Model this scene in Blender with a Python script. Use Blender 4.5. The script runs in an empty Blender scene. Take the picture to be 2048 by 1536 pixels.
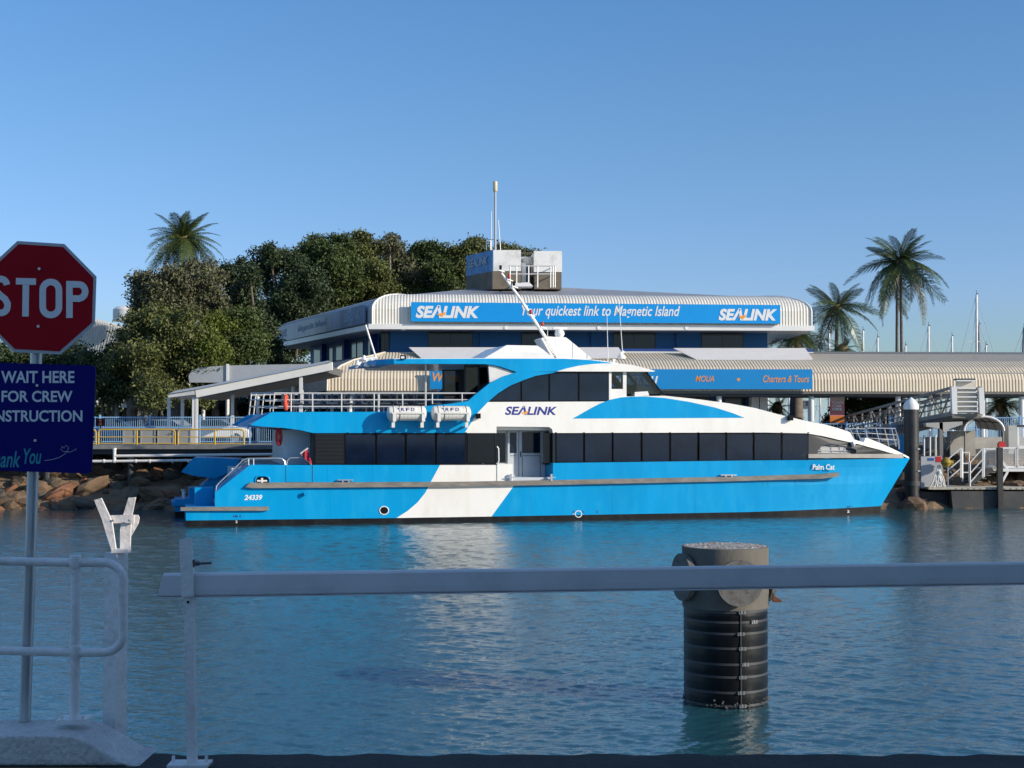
import bpy, bmesh, math, random
import numpy as np
from mathutils import Matrix, Vector
from mathutils.geometry import tessellate_polygon
R = math.radians
random.seed(7)
RNG = np.random.default_rng(11)
S = bpy.context.scene
COL = S.collection
# ------------------------------------------------------------------ camera
FPX = 2840.0; EYE = 4.2; PITCH = math.atan(87.0/FPX)
cam = bpy.data.cameras.new('camera'); camo = bpy.data.objects.new('camera', cam); COL.objects.link(camo)
cam.sensor_width = 36; cam.lens = 36*FPX/2048; cam.clip_start = .1; cam.clip_end = 9000
camo.location = (0, 0, EYE); camo.rotation_euler = (R(90)+PITCH, 0, 0)
S.camera = camo
# ------------------------------------------------------------------ sky, sun
SUN_EL = 21.0; SUN_AZ = 66.0      # degrees right of straight behind the camera
w = bpy.data.worlds.new('World'); S.world = w; w.use_nodes = True
nt = w.node_tree; bg = nt.nodes['Background']
sky = nt.nodes.new('ShaderNodeTexSky'); sky.sky_type = 'NISHITA'; sky.sun_disc = False
sky.sun_elevation = R(SUN_EL); sky.sun_rotation = R(180-SUN_AZ)
sky.air_density = 1.0; sky.dust_density = 0.35; sky.ozone_density = 2.2
# the whole dome, at every azimuth, is brought to the clean blue of a dry winter afternoon
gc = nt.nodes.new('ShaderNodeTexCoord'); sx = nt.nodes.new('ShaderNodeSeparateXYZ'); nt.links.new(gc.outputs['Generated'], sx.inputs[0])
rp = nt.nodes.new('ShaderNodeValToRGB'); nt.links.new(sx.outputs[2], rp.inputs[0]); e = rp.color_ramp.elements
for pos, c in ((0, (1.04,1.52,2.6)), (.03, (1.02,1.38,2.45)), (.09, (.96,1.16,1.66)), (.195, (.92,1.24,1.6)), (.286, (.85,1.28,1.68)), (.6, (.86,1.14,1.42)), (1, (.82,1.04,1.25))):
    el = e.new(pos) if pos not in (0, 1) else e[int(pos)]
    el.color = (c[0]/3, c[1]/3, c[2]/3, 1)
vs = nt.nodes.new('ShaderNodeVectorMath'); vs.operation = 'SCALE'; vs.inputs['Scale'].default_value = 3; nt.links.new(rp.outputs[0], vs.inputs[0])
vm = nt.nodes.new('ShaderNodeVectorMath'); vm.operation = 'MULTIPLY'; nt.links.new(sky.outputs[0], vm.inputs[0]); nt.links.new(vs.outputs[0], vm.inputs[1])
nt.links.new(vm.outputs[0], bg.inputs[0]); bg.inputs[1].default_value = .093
sl = bpy.data.lights.new('sun', 'SUN'); slo = bpy.data.objects.new('sun', sl); COL.objects.link(slo)
sl.energy = 4.9; sl.angle = R(.5); sl.color = (1.0, .89, .74)
SV = Vector((math.sin(R(SUN_AZ))*math.cos(R(SUN_EL)), -math.cos(R(SUN_AZ))*math.cos(R(SUN_EL)), math.sin(R(SUN_EL))))
slo.rotation_euler = SV.to_track_quat('Z', 'Y').to_euler()
S.view_settings.view_transform = 'Standard'; S.view_settings.look = 'None'
S.view_settings.exposure = 0.0; S.view_settings.gamma = 1; S.view_settings.use_curve_mapping = False
S.render.engine = 'CYCLES'
# ------------------------------------------------------------------ pixel helpers
_c, _s = math.cos(PITCH), math.sin(PITCH)
def ray(px, py):
    u = (px-1024)/FPX; v = (768-py)/FPX
    return Vector((u, _c - v*_s, _s + v*_c))
def P(px, py, Y):
    d = ray(px, py); k = Y/d.y
    return Vector((d.x*k, Y, EYE + d.z*k))
def ZG(px, py, z):              # point of a pixel on the level z
    d = ray(px, py); k = (z-EYE)/d.z
    return Vector((d.x*k, d.y*k, z))
class Frame:                     # a vertical frame: s along, t away, z up
    def __init__(f, x, y, ang):
        f.O = Vector((x, y, 0)); f.a = ang
        f.u = Vector((math.cos(ang), math.sin(ang), 0)); f.n = Vector((-math.sin(ang), math.cos(ang), 0))
        f.M = Matrix.Translation(f.O) @ Matrix.Rotation(ang, 4, 'Z')
    def at(f, px, py, t=0.):
        d = ray(px, py); C = Vector((0, 0, EYE))
        k = (t + (f.O-C).dot(f.n))/d.dot(f.n)
        p = C + d*k
        return Vector(((p-f.O).dot(f.u), t, p.z))
    def sz(f, px, py, t=0.):
        p = f.at(px, py, t); return (p.x, p.z)
    def pl(f, pts, t=0.): return [f.sz(a, b, t) for a, b in pts]
    def w(f, s, t, z): return f.M @ Vector((s, t, z))
WORLD = Frame(0, 0, 0)
# ------------------------------------------------------------------ materials
MATS = {}
def mat(name, col, rough=.5, metal=0., var=.10, scale=1.5, bump=0., bscale=25., stretch=(1,1,1), coat=0., dirt=None, dscale=.6, damt=.5, spec=None, island=0., bdist=.02):
    if name in MATS: return MATS[name]
    m = bpy.data.materials.new(name); m.use_nodes = True; t = m.node_tree; N = t.nodes; L = t.links
    b = N['Principled BSDF']; b.inputs['Roughness'].default_value = rough; b.inputs['Metallic'].default_value = metal
    if coat: b.inputs['Coat Weight'].default_value = coat; b.inputs['Coat Roughness'].default_value = .12
    if spec is not None: b.inputs['Specular IOR Level'].default_value = spec
    tc = N.new('ShaderNodeTexCoord'); mp = N.new('ShaderNodeMapping'); mp.inputs['Scale'].default_value = stretch
    L.new(tc.outputs['Object'], mp.inputs[0])
    n = N.new('ShaderNodeTexNoise'); n.inputs['Scale'].default_value = scale; n.inputs['Detail'].default_value = 6; n.inputs['Roughness'].default_value = .6
    L.new(mp.outputs[0], n.inputs['Vector'])
    r = N.new('ShaderNodeMapRange'); r.inputs[1].default_value = .3; r.inputs[2].default_value = .7; r.inputs[3].default_value = 1-var; r.inputs[4].default_value = 1+var
    L.new(n.outputs[0], r.inputs[0])
    fac = r.outputs[0]
    if island:
        g = N.new('ShaderNodeNewGeometry'); r2 = N.new('ShaderNodeMapRange'); r2.inputs[3].default_value = 1-island; r2.inputs[4].default_value = 1+island
        L.new(g.outputs['Random Per Island'], r2.inputs[0])
        mu = N.new('ShaderNodeMath'); mu.operation = 'MULTIPLY'; L.new(fac, mu.inputs[0]); L.new(r2.outputs[0], mu.inputs[1]); fac = mu.outputs[0]
    vm = N.new('ShaderNodeVectorMath'); vm.operation = 'SCALE'; vm.inputs[0].default_value = col[:3]; L.new(fac, vm.inputs['Scale'])
    out = vm.outputs[0]
    if dirt is not None:
        n2 = N.new('ShaderNodeTexNoise'); n2.inputs['Scale'].default_value = dscale; n2.inputs['Detail'].default_value = 8; n2.inputs['Roughness'].default_value = .7
        L.new(mp.outputs[0], n2.inputs['Vector'])
        r3 = N.new('ShaderNodeMapRange'); r3.inputs[1].default_value = .48; r3.inputs[2].default_value = .72; r3.inputs[4].default_value = damt
        L.new(n2.outputs[0], r3.inputs[0])
        mx = N.new('ShaderNodeMix'); mx.data_type = 'RGBA'; L.new(r3.outputs[0], mx.inputs[0]); L.new(out, mx.inputs[6]); mx.inputs[7].default_value = (*dirt, 1); out = mx.outputs[2]
    L.new(out, b.inputs['Base Color'])
    if bump:
        n3 = N.new('ShaderNodeTexNoise'); n3.inputs['Scale'].default_value = bscale; n3.inputs['Detail'].default_value = 5; L.new(mp.outputs[0], n3.inputs['Vector'])
        bp = N.new('ShaderNodeBump'); bp.inputs['Strength'].default_value = bump; bp.inputs['Distance'].default_value = bdist
        L.new(n3.outputs[0], bp.inputs['Height']); L.new(bp.outputs[0], b.inputs['Normal'])
    MATS[name] = m; return m
def glass(name, tint, alpha):       # tinted see-through pane
    m = bpy.data.materials.new(name); m.use_nodes = True; t = m.node_tree; N = t.nodes; L = t.links
    for x in list(N): N.remove(x)
    o = N.new('ShaderNodeOutputMaterial'); g = N.new('ShaderNodeBsdfGlossy'); g.inputs['Roughness'].default_value = .02
    tr = N.new('ShaderNodeBsdfTransparent'); tr.inputs[0].default_value = (*tint, 1)
    fr = N.new('ShaderNodeFresnel'); fr.inputs[0].default_value = 1.5; mx = N.new('ShaderNodeMixShader')
    L.new(fr.outputs[0], mx.inputs[0]); L.new(tr.outputs[0], mx.inputs[1]); L.new(g.outputs[0], mx.inputs[2]); L.new(mx.outputs[0], o.inputs[0])
    return m
# ------------------------------------------------------------------ mesh builder
class MB:
    def __init__(s, smooth=False): s.v = []; s.f = []; s.m = []; s.smooth = smooth
    def add(s, vs, fs, m=0):
        o = len(s.v); s.v += [tuple(x) for x in vs]
        s.f += [tuple(i+o for i in f) for f in fs]; s.m += [m]*len(fs); return s
    def box(s, a, b, m=0, M=None):
        x0, y0, z0 = a; x1, y1, z1 = b
        vs = [Vector(p) for p in ((x0,y0,z0),(x1,y0,z0),(x1,y1,z0),(x0,y1,z0),(x0,y0,z1),(x1,y0,z1),(x1,y1,z1),(x0,y1,z1))]
        if M: vs = [M @ p for p in vs]
        return s.add(vs, [(0,3,2,1),(4,5,6,7),(0,1,5,4),(1,2,6,5),(2,3,7,6),(3,0,4,7)], m)
    def poly3(s, A, B, m=0):         # two matching 3D outlines: capped and joined
        n = len(A); tri = tessellate_polygon([[Vector(p) for p in A]])
        vs = list(A)+list(B); fs = [tuple(t) for t in tri] + [tuple(n+i for i in reversed(t)) for t in tri]
        fs += [(i, (i+1) % n, n+(i+1) % n, n+i) for i in range(n)]
        return s.add(vs, fs, m)
    def prism(s, poly, t0, t1, m=0):  # outline in (s,z), pushed from t0 to t1
        return s.poly3([Vector((x, t0, z)) for x, z in poly], [Vector((x, t1, z)) for x, z in poly], m)
    def plan(s, poly, z0, z1, m=0):   # outline in (x,y)
        return s.poly3([Vector((x, y, z0)) for x, y in poly], [Vector((x, y, z1)) for x, y in poly], m)
    def tube(s, pts, r, seg=8, m=0, closed=False, r2=None):
        pts = [Vector(p) for p in pts]; n = len(pts); rings = []
        up = None
        for i, p in enumerate(pts):
            if closed: d = pts[(i+1) % n]-pts[i-1]
            else: d = pts[min(i+1, n-1)]-pts[max(i-1, 0)]
            if d.length < 1e-9: d = Vector((0, 0, 1))
            d.normalize()
            if up is None: up = Vector((0, 0, 1)) if abs(d.z) < .9 else Vector((1, 0, 0))
            a = d.cross(up)
            if a.length < 1e-4: a = d.orthogonal()
            a.normalize(); b = a.cross(d).normalized(); up = b
            if isinstance(r, (list, tuple)): rr = r[i]
            else: rr = r if r2 is None else r+(r2-r)*i/(n-1)
            rings.append([p + a*math.cos(2*math.pi*k/seg)*rr + b*math.sin(2*math.pi*k/seg)*rr for k in range(seg)])
        vs = [q for g in rings for q in g]; fs = []
        for i in range(n if closed else n-1):
            j = (i+1) % n
            for k in range(seg):
                k2 = (k+1) % seg; fs.append((i*seg+k, i*seg+k2, j*seg+k2, j*seg+k))
        if not closed: fs += [tuple(reversed(range(seg))), tuple((n-1)*seg+k for k in range(seg))]
        return s.add(vs, fs, m)
    def bar(s, a, b, wd, h, m=0):     # rectangular bar from a to b
        a = Vector(a); b = Vector(b); d = (b-a).normalized(); up = Vector((0, 0, 1)) if abs(d.z) < .95 else Vector((0, 1, 0))
        x = d.cross(up).normalized()*wd/2; y = x.cross(d).normalized()*h/2
        A = [a-x-y, a+x-y, a+x+y, a-x+y]; B = [b-x-y, b+x-y, b+x+y, b-x+y]
        return s.add(A+B, [(0,1,2,3),(7,6,5,4),(0,4,5,1),(1,5,6,2),(2,6,7,3),(3,7,4,0)], m)
    def lathe(s, prof, c, seg=24, m=0):
        c = Vector(c); n = len(prof); vs = []
        for r, z in prof:
            for k in range(seg): a = 2*math.pi*k/seg; vs.append(c+Vector((r*math.cos(a), r*math.sin(a), z)))
        fs = [(i*seg+k, i*seg+(k+1) % seg, (i+1)*seg+(k+1) % seg, (i+1)*seg+k) for i in range(n-1) for k in range(seg)]
        if prof[0][0] > 1e-6: fs.append(tuple(reversed(range(seg))))
        if prof[-1][0] > 1e-6: fs.append(tuple((n-1)*seg+k for k in range(seg)))
        return s.add(vs, fs, m)
    def grid(s, rows, m=0):
        n = len(rows[0]); vs = [p for r in rows for p in r]
        fs = [(i*n+j, i*n+j+1, (i+1)*n+j+1, (i+1)*n+j) for i in range(len(rows)-1) for j in range(n-1)]
        return s.add(vs, fs, m)
    def strip(s, tops, bots, th, m=0):  # ribbon of top/bottom 3D points given a thickness towards +y
        n = len(tops); k = Vector((0, th, 0)); A = [Vector(p) for p in tops]; B = [Vector(p) for p in bots]
        vs = A+B+[p+k for p in A]+[p+k for p in B]; fs = []
        for i in range(n-1):
            fs += [(i, i+1, n+i+1, n+i), (2*n+i, 3*n+i, 3*n+i+1, 2*n+i+1), (i, 2*n+i, 2*n+i+1, i+1), (n+i, n+i+1, 3*n+i+1, 3*n+i)]
        fs += [(0, n, 3*n, 2*n), (n-1, 2*n+n-1, 3*n+n-1, n+n-1)]
        return s.add(vs, fs, m)
    def build(s, name, mats, parent=None, M=None, recalc=True, kind=None):
        me = bpy.data.meshes.new(name)
        V = s.v
        off = Vector((0, 0, 0))
        if M is not None: V = [tuple(M @ Vector(p)) for p in V]
        if parent is None:
            a = np.array(V); off = Vector(((a[:,0].min()+a[:,0].max())/2, (a[:,1].min()+a[:,1].max())/2, a[:,2].min()))
            V = (a-np.array(off)).tolist()
        elif root(parent).name in INV:
            I = INV[root(parent).name]; V = [tuple(I @ Vector(p)) for p in V]
        me.from_pydata(V, [], s.f)
        if not isinstance(mats, (list, tuple)): mats = [mats]
        for x in mats: me.materials.append(x)
        if len(mats) > 1: me.polygons.foreach_set('material_index', s.m)
        if recalc:
            bm = bmesh.new(); bm.from_mesh(me); bmesh.ops.recalc_face_normals(bm, faces=bm.faces); bm.to_mesh(me); bm.free()
        if s.smooth:
            me.polygons.foreach_set('use_smooth', [True]*len(me.polygons))
            try: me.set_sharp_from_angle(angle=R(35))
            except Exception: pass
        o = bpy.data.objects.new(name, me); COL.objects.link(o); o.parent = parent
        if parent is None: o.location = off
        if kind: o['kind'] = kind
        return o
INV = {}      # things whose parts are written in world coordinates
def root(o):
    while o.parent: o = o.parent
    return o
def tag(o, label, cat, group=None):
    o['label'] = label; o['category'] = cat
    if group: o['group'] = group
    return o
def thing(name, label, cat, loc=(0,0,0), rz=0., group=None, world=True):
    o = bpy.data.objects.new(name, None); COL.objects.link(o); o.empty_display_size = .3
    o.location = loc; o.rotation_euler = (0, 0, rz); tag(o, label, cat, group)
    if world: INV[o.name] = (Matrix.Translation(Vector(loc)) @ Matrix.Rotation(rz, 4, 'Z')).inverted()
    return o
def struct(o): o['kind'] = 'structure'; return o
def dup(o, loc, rz=0., label=None, scale=None, group=None):
    def cp(a, par):
        c = a.copy(); COL.objects.link(c); c.parent = par
        for ch in list(a.children): cp(ch, c)
        return c
    kids = list(o.children)
    r = o.copy(); COL.objects.link(r)
    for ch in kids: cp(ch, r)
    r.location = loc; r.rotation_euler = (0, 0, rz)
    if scale: r.scale = scale
    if label: r['label'] = label
    if group: r['group'] = group
    return r
# lettering as real thin relief: glyph box fitted to (x0,z0)-(x1,z1) in a plane
def text(st, parent, m, A, U, V, N, wd, ht, shear=0., bold=0., depth=.004, name='lettering', M=None):
    cu = bpy.data.curves.new(name, 'FONT'); cu.body = st; cu.shear = shear; cu.offset = bold; cu.resolution_u = 4
    to = bpy.data.objects.new('tmp_text', cu)
    me = bpy.data.meshes.new_from_object(to); bpy.data.objects.remove(to); 
    n = len(me.vertices); co = np.empty(n*3); me.vertices.foreach_get('co', co); co = co.reshape(-1, 3)
    mn = co.min(0); mx = co.max(0); q = (co-mn)/np.maximum(mx-mn, 1e-6)
    A = Vector(A); U = Vector(U); V = Vector(V); N = Vector(N)
    b = MB(); front = [A + U*(x*wd) + V*(y*ht) + N*depth for x, y, _ in q]
    fs = [tuple(p.vertices) for p in me.polygons]
    back = [p - N*depth for p in front]
    ed = {}
    for f in fs:
        for i in range(len(f)):
            e = (f[i], f[(i+1) % len(f)]); ed[e] = 1
    side = [(a, bb, bb+n, a+n) for (a, bb) in ed if (bb, a) not in ed]
    b.add(front+back, fs+side)
    bpy.data.meshes.remove(me)
    return b.build(name, m, parent, M=M, recalc=False)
def ftext(st, parent, m, F, box, t, **k):   # on the near face of a frame, fitted to a picture box
    x0, y0, x1, y1 = box; a = F.at(x0, y1, t); b = F.at(x1, y0, t)
    return text(st, parent, m, a, (1,0,0), (0,0,1), (0,-1,0), b.x-a.x, b.z-a.z, **k)
def wings(F, parent, m, box, t):           # small orange bird mark of the logo
    x0, y0, x1, y1 = box; q = lambda u, v: (x0+(x1-x0)*u, y0+(y1-y0)*v)
    b = MB(); b.prism(F.pl([q(0,.55), q(.25,.35), q(1,0), q(.8,.45), q(.95,.5), q(.65,.7), q(.6,1), q(.35,.72)], t), t-.006, t)
    return b.build('logo_bird', m, parent)
def arc(cx, cy, rx, ry, a0, a1, n): return [(cx+rx*math.cos(R(a0+(a1-a0)*i/n)), cy+ry*math.sin(R(a0+(a1-a0)*i/n))) for i in range(n+1)]
# ------------------------------------------------------------------ palette
WHITE = mat('white_paint', (.80,.79,.76), .35, var=.04, scale=.8, dirt=(.62,.58,.50), dscale=.9, damt=.25)
FWHITE = mat('ferry_white', (.84,.82,.77), .28, var=.03, scale=.5, coat=.3, dirt=(.66,.58,.46), dscale=.9, damt=.4, stretch=(1.2,1,.35), bump=.06, bscale=1.2)
FBLUE = mat('ferry_blue', (.000,.30,.62), .34, var=.08, scale=.45, coat=.0, spec=.2, dirt=(.02,.37,.66), dscale=1.3, damt=.6, stretch=(1.2,1,.35), bump=.35, bscale=.9, bdist=.05)
BLACK = mat('boot_black', (.007,.007,.009), .5, var=.35, scale=2, dirt=(.03,.032,.026), dscale=2, spec=.2)
GLASSD = mat('dark_window', (.009,.018,.040), .07, var=.35, scale=.7, spec=.28)
WFRAME = mat('window_frame_black', (.004,.005,.007), .45, spec=.12)
ALU = mat('aluminium', (.55,.56,.57), .38, .75, var=.08)
STEELRAIL = mat('painted_rail', (.62,.60,.57), .4, .2, var=.08)
FENDER = mat('rubbing_strake', (.21,.19,.165), .75, var=.3, scale=2.5, dirt=(.10,.09,.08), dscale=1.5, stretch=(.7,1,2))
GREYW = mat('door_grey', (.52,.56,.60), .45, var=.03)  # one even bluish grey for doors and recess
NAVY = mat('navy_letters', (.03,.035,.24), .4)
ORANGE = mat('orange_print', (.85,.33,.04), .5)
RED = mat('signal_red', (.55,.03,.03), .45)
DGREY = mat('dark_grey', (.045,.047,.05), .6)
# ================================================================== SETTING
def water_mat(bumps):
    m = bpy.data.materials.new('harbour_water'); m.use_nodes = True; t = m.node_tree; N = t.nodes; L = t.links
    b = N['Principled BSDF']; b.inputs['Base Color'].default_value = (.017,.080,.100,1); b.inputs['Roughness'].default_value = .045; b.inputs['IOR'].default_value = 2.4
    tc = N.new('ShaderNodeTexCoord')
    prev = None
    for sc, st, dist, rot, det in bumps:
        mp = N.new('ShaderNodeMapping'); mp.inputs['Scale'].default_value = st; mp.inputs['Rotation'].default_value = (0,0,R(rot)); L.new(tc.outputs['Object'], mp.inputs[0])
        n = N.new('ShaderNodeTexNoise'); n.inputs['Scale'].default_value = sc; n.inputs['Detail'].default_value = det; n.inputs['Distortion'].default_value = .4
        L.new(mp.outputs[0], n.inputs['Vector'])
        bp = N.new('ShaderNodeBump'); bp.inputs['Strength'].default_value = 1; bp.inputs['Distance'].default_value = dist
        L.new(n.outputs[0], bp.inputs['Height'])
        if prev: L.new(prev.outputs[0], bp.inputs['Normal'])
        prev = bp
    L.new(prev.outputs[0], b.inputs['Normal'])
    return m
b = MB(); b.add([(-900,-60,-.16),(900,-60,-.16),(3000,5000,-.16),(-3000,5000,-.16)], [(0,1,2,3)]); struct(b.build('water', water_mat(((1.1,(1,1.7,1),.2,-12,3),)), recalc=False))
# the basin itself: real ripples, finer near the wharf
def ripples():
    ys = [6.2]
    while ys[-1] < 84: ys.append(ys[-1]+.016+.0012*ys[-1])
    ys = np.array(ys); nc = 560; u = np.linspace(-.42,.42,nc)
    Yg = np.repeat(ys[:,None], nc, 1); Xg = u[None,:]*(Yg+2.5); Z = np.zeros_like(Xg)
    # slow patches: breeze and calm
    pt = .5+.5*np.sin(Xg*.11+1.3*np.sin(Yg*.05+1))*np.sin(Yg*.085+.8*np.sin(Xg*.07)); pt = .38+.72*pt
    n = 64
    for k in range(n):
        lam = .13*(2.4/.13)**((k+.5)/n); th = R(90+RNG.uniform(-60,60)+ (14 if lam < .8 else -8)); kk = 2*np.pi/lam
        slope = WAVE*(.60 if lam < .3 else (.36 if lam < .6 else (.17 if lam < 1.2 else .10)))*RNG.uniform(.6,1.3)
        amp = slope/kk; ph = RNG.uniform(0,6.28)
        px_ = kk*(Xg*np.cos(th)+Yg*np.sin(th))+ph+.9*np.sin(Xg*kk*.11+Yg*kk*.07+ph*3)
        # fade waves the grid cannot carry
        fade = np.clip((lam/(.016+.0012*Yg)-3.4)/2.5, 0, 1)*np.clip((lam/(.0015*(Yg+2.5))-3)/2,0,1)
        Z += amp*np.sin(px_)*fade*pt
    nr = len(ys); V = np.stack([Xg,Yg,Z],-1).reshape(-1,3)
    i = np.arange(nr-1)[:,None]*nc+np.arange(nc-1)[None,:]; F = np.stack([i,i+1,i+nc+1,i+nc],-1).reshape(-1,4)
    me = bpy.data.meshes.new('water'); me.vertices.add(len(V)); me.vertices.foreach_set('co', V.astype(np.float32).ravel())
    me.loops.add(F.size); me.loops.foreach_set('vertex_index', F.astype(np.int32).ravel())
    me.polygons.add(len(F)); me.polygons.foreach_set('loop_start', (np.arange(len(F))*4).astype(np.int32)); me.polygons.foreach_set('use_smooth', np.ones(len(F), bool)); me.update(calc_edges=True)
    me.materials.append(water_mat(((6,(1,1.7,1),.014,-20,3),(17,(1,1.5,1),.005,15,2))))
    o = bpy.data.objects.new('water', me); COL.objects.link(o); struct(o)
WAVE = .066
ripples()
ASPH = mat('asphalt', (.035,.034,.033), .9, var=.3, scale=3, bump=.8, bscale=60, dirt=(.09,.085,.08), dscale=2)
CONC = mat('concrete', (.30,.29,.27), .85, var=.2, scale=2, bump=.5, bscale=30, dirt=(.13,.12,.11), dscale=1.5)
EARTH = mat('bank_earth', (.21,.145,.09), .95, var=.35, scale=.8, bump=1, bscale=4, bdist=.15, dirt=(.07,.05,.035), dscale=.5)
QUAYG = mat('quay_paving', (.22,.21,.19), .9, var=.2, scale=.4)
# land behind the harbour basin
b = MB(); b.box((-400,80.5,-3), (160,150,3.2)); struct(b.build('quay_ground', QUAYG))
b = MB(); b.box((-400,150.01,-3), (34,1500,3.15)); struct(b.build('land', mat('grassy_ground', (.09,.10,.05), .95, var=.3, scale=.1)))
# near wharf: its edge a little ragged
WZ = 2.6
edge = [(-30,7.06)]+[(x/10, 7.0+.02*math.sin(x*1.7)+.012*math.sin(x*5.1)+random.uniform(-.012,.012)) for x in range(-60,61,1)]+[(30,7.06)]
b = MB(); b.plan(edge+[(30,-40),(-30,-40)], 1.2, WZ); struct(b.build('wharf', ASPH))
b = MB(); b.box((-30,-40,-3), (30,6.7,1.2)); struct(b.build('wharf_wall', CONC))
YEL = mat('yellow_line_paint', (.42,.27,.02), .7, var=.3, scale=8, dirt=(.06,.05,.03), dscale=9, damt=.9)
b = MB(); b.plan([(-30,6.60),(-1.90,6.60),(-1.95,6.715),(-30,6.715)], WZ, WZ+.004); struct(b.build('yellow_line', YEL))
# unseen building added beside the camera, its storeys shaped to shade the wharf
b = MB(); b.box((3.5,-12,WZ), (14,7.25,5.88), 0); b.plan([(3.5,-12),(14,-12),(14,-.02),(3.5,4.66)], 5.883, 10.2, 0); b.plan([(3.35,-12.15),(14.15,-12.15),(14.15,-.1),(3.35,4.72)], 10.2, 10.45, 1)
t = thing('shade_blocker', 'pale two-storey block added out of view beside the camera to shade the near wharf', 'building', (8.7,-2,WZ))
b.build('wall', [mat('blocker_render', (.42,.40,.37), .8), WHITE], t)
for i, y in enumerate((-10,-6.5,-3,.5)):  # windows dressing the added shade block
    q = MB(); q.box((3.47,y,7.0), (3.53,y+1.8,8.8)); f = q.build('window', WFRAME, t)
    q = MB(); q.box((3.455,y+.1,7.1), (3.468,y+1.7,8.7)); q.build('pane', GLASSD, f)
# ---------------- rocks of the bank (each boulder an object, six shared shapes)
def rock_mesh(i):
    bm = bmesh.new(); bmesh.ops.create_icosphere(bm, subdivisions=2, radius=.5)
    rn = random.Random(i); pl = [Vector((rn.uniform(-1,1), rn.uniform(-1,1), rn.uniform(-1,1))).normalized() for _ in range(11)]
    for v in bm.verts:
        d = v.co.normalized(); r = .5
        for p in pl:
            c = d.dot(p)
            if c > .35: r = min(r, .5*(.62+.2*((hash((i, round(p.x,2))) % 10)/10))/c)
        v.co = d*r*(1+rn.uniform(-.03,.03))
    me = bpy.data.meshes.new('rock'); bm.to_mesh(me); bm.free(); return me
ROCKM = [mat('rock_tan', (.15,.095,.055), .95, var=.45, scale=2, bump=1, bscale=5, bdist=.12, damt=.9, dirt=(.11,.085,.06), dscale=1.3),
         mat('rock_rust', (.20,.09,.045), .95, var=.45, scale=2, bump=1, bscale=5, bdist=.12, damt=.9, dirt=(.15,.09,.06), dscale=1.3),
         mat('rock_grey', (.12,.098,.07), .95, var=.45, scale=2, bump=1, bscale=5, bdist=.12, damt=.9, dirt=(.09,.08,.07), dscale=1.3)]
ROCKS = []
for i in range(9):
    me = rock_mesh(i); me.materials.append(ROCKM[(0,1,0,2,0,0,2,0,0)[i]]); ROCKS.append(me)
# the sloping bank itself, uneven
rows = []
for j in range(9):
    v = j/8; y = 72.6+7.2*v; z = -.6+3.1*v
    rows.append([Vector((-60+1.0*i+random.uniform(-.2,.2), y+random.uniform(-.25,.25), z+random.uniform(-.16,.16)-.02)) for i in range(126)])
bk = MB(); bk.grid(rows); bank = struct(bk.build('embankment', EARTH, recalc=False))
def rocks(x0, x1, n, seed, vmin=0, zmax=2.5):
    rn = random.Random(seed)
    for k in range(n):
        v = vmin+(1-vmin)*rn.random(); x = rn.uniform(x0, x1); sz = rn.uniform(.55,1.75)*(1.15-.4*v)
        o = bpy.data.objects.new('rock', ROCKS[rn.randrange(9)]); COL.objects.link(o); o.parent = bank
        z = -.55+3.0*v
        if z > zmax: z = zmax
        o.location = Vector((x, 72.6+7.2*v-.1, z)) - bank.location
        o.rotation_euler = (rn.uniform(-.5,.5), rn.uniform(-.5,.5), rn.uniform(0,6.3)); o.scale = (sz*rn.uniform(1.,1.9), sz, sz*rn.uniform(.45,.8))
rocks(-31,-13.5,185,1); rocks(-13.5,-8,26,4); rocks(18,21,6,2); rocks(21,31,52,6,.35); rocks(4,18,11,3)
# concrete quay wall behind the bank, jetty deck over it
b = MB(); b.box((-60,79.6,0), (64,80.5,3.0)); struct(b.build('quay_wall', mat('dark_concrete', (.10,.095,.085), .9, var=.3, scale=1, dirt=(.04,.04,.04))))
# ================================================================== FOREGROUND
GALV = mat('galvanised', (.42,.44,.46), .42, .7, var=.18, scale=9, stretch=(1,1,.2), dirt=(.6,.61,.62), dscale=14, damt=.5)
RAILW = mat('rail_white', (.84,.81,.79), .45, var=.06, scale=6, bump=.25, bscale=40, dirt=(.40,.30,.22), dscale=11, damt=.45)
# kerb
zt = P(90,1440,7.12).z
def X(px, Y): return (px-1024)/FPX*Y
b = MB(); prof = [(-8,WZ),(-8,zt),(X(155,7),zt),(X(190,7),zt-.012),(X(215,7),zt-.04),(X(240,7),zt-.075),(X(268,7),zt-.12),(X(292,7),zt-.16),(X(312,7),WZ+.002)]
A = [Vector((x, 6.76, z)) for x, z in prof]; B = [Vector((x, 7.14, z)) for x, z in prof]
b.poly3(A, B)
KC = mat('kerb_concrete', (.66,.63,.60), .85, var=.15, scale=5, bump=.6, bscale=50, dirt=(.20,.17,.15), dscale=38, damt=.5)
kerb = b.build('kerb', KC); struct(kerb)
bev = kerb.modifiers.new('bevel','BEVEL'); bev.width = .03; bev.segments = 3
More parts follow.
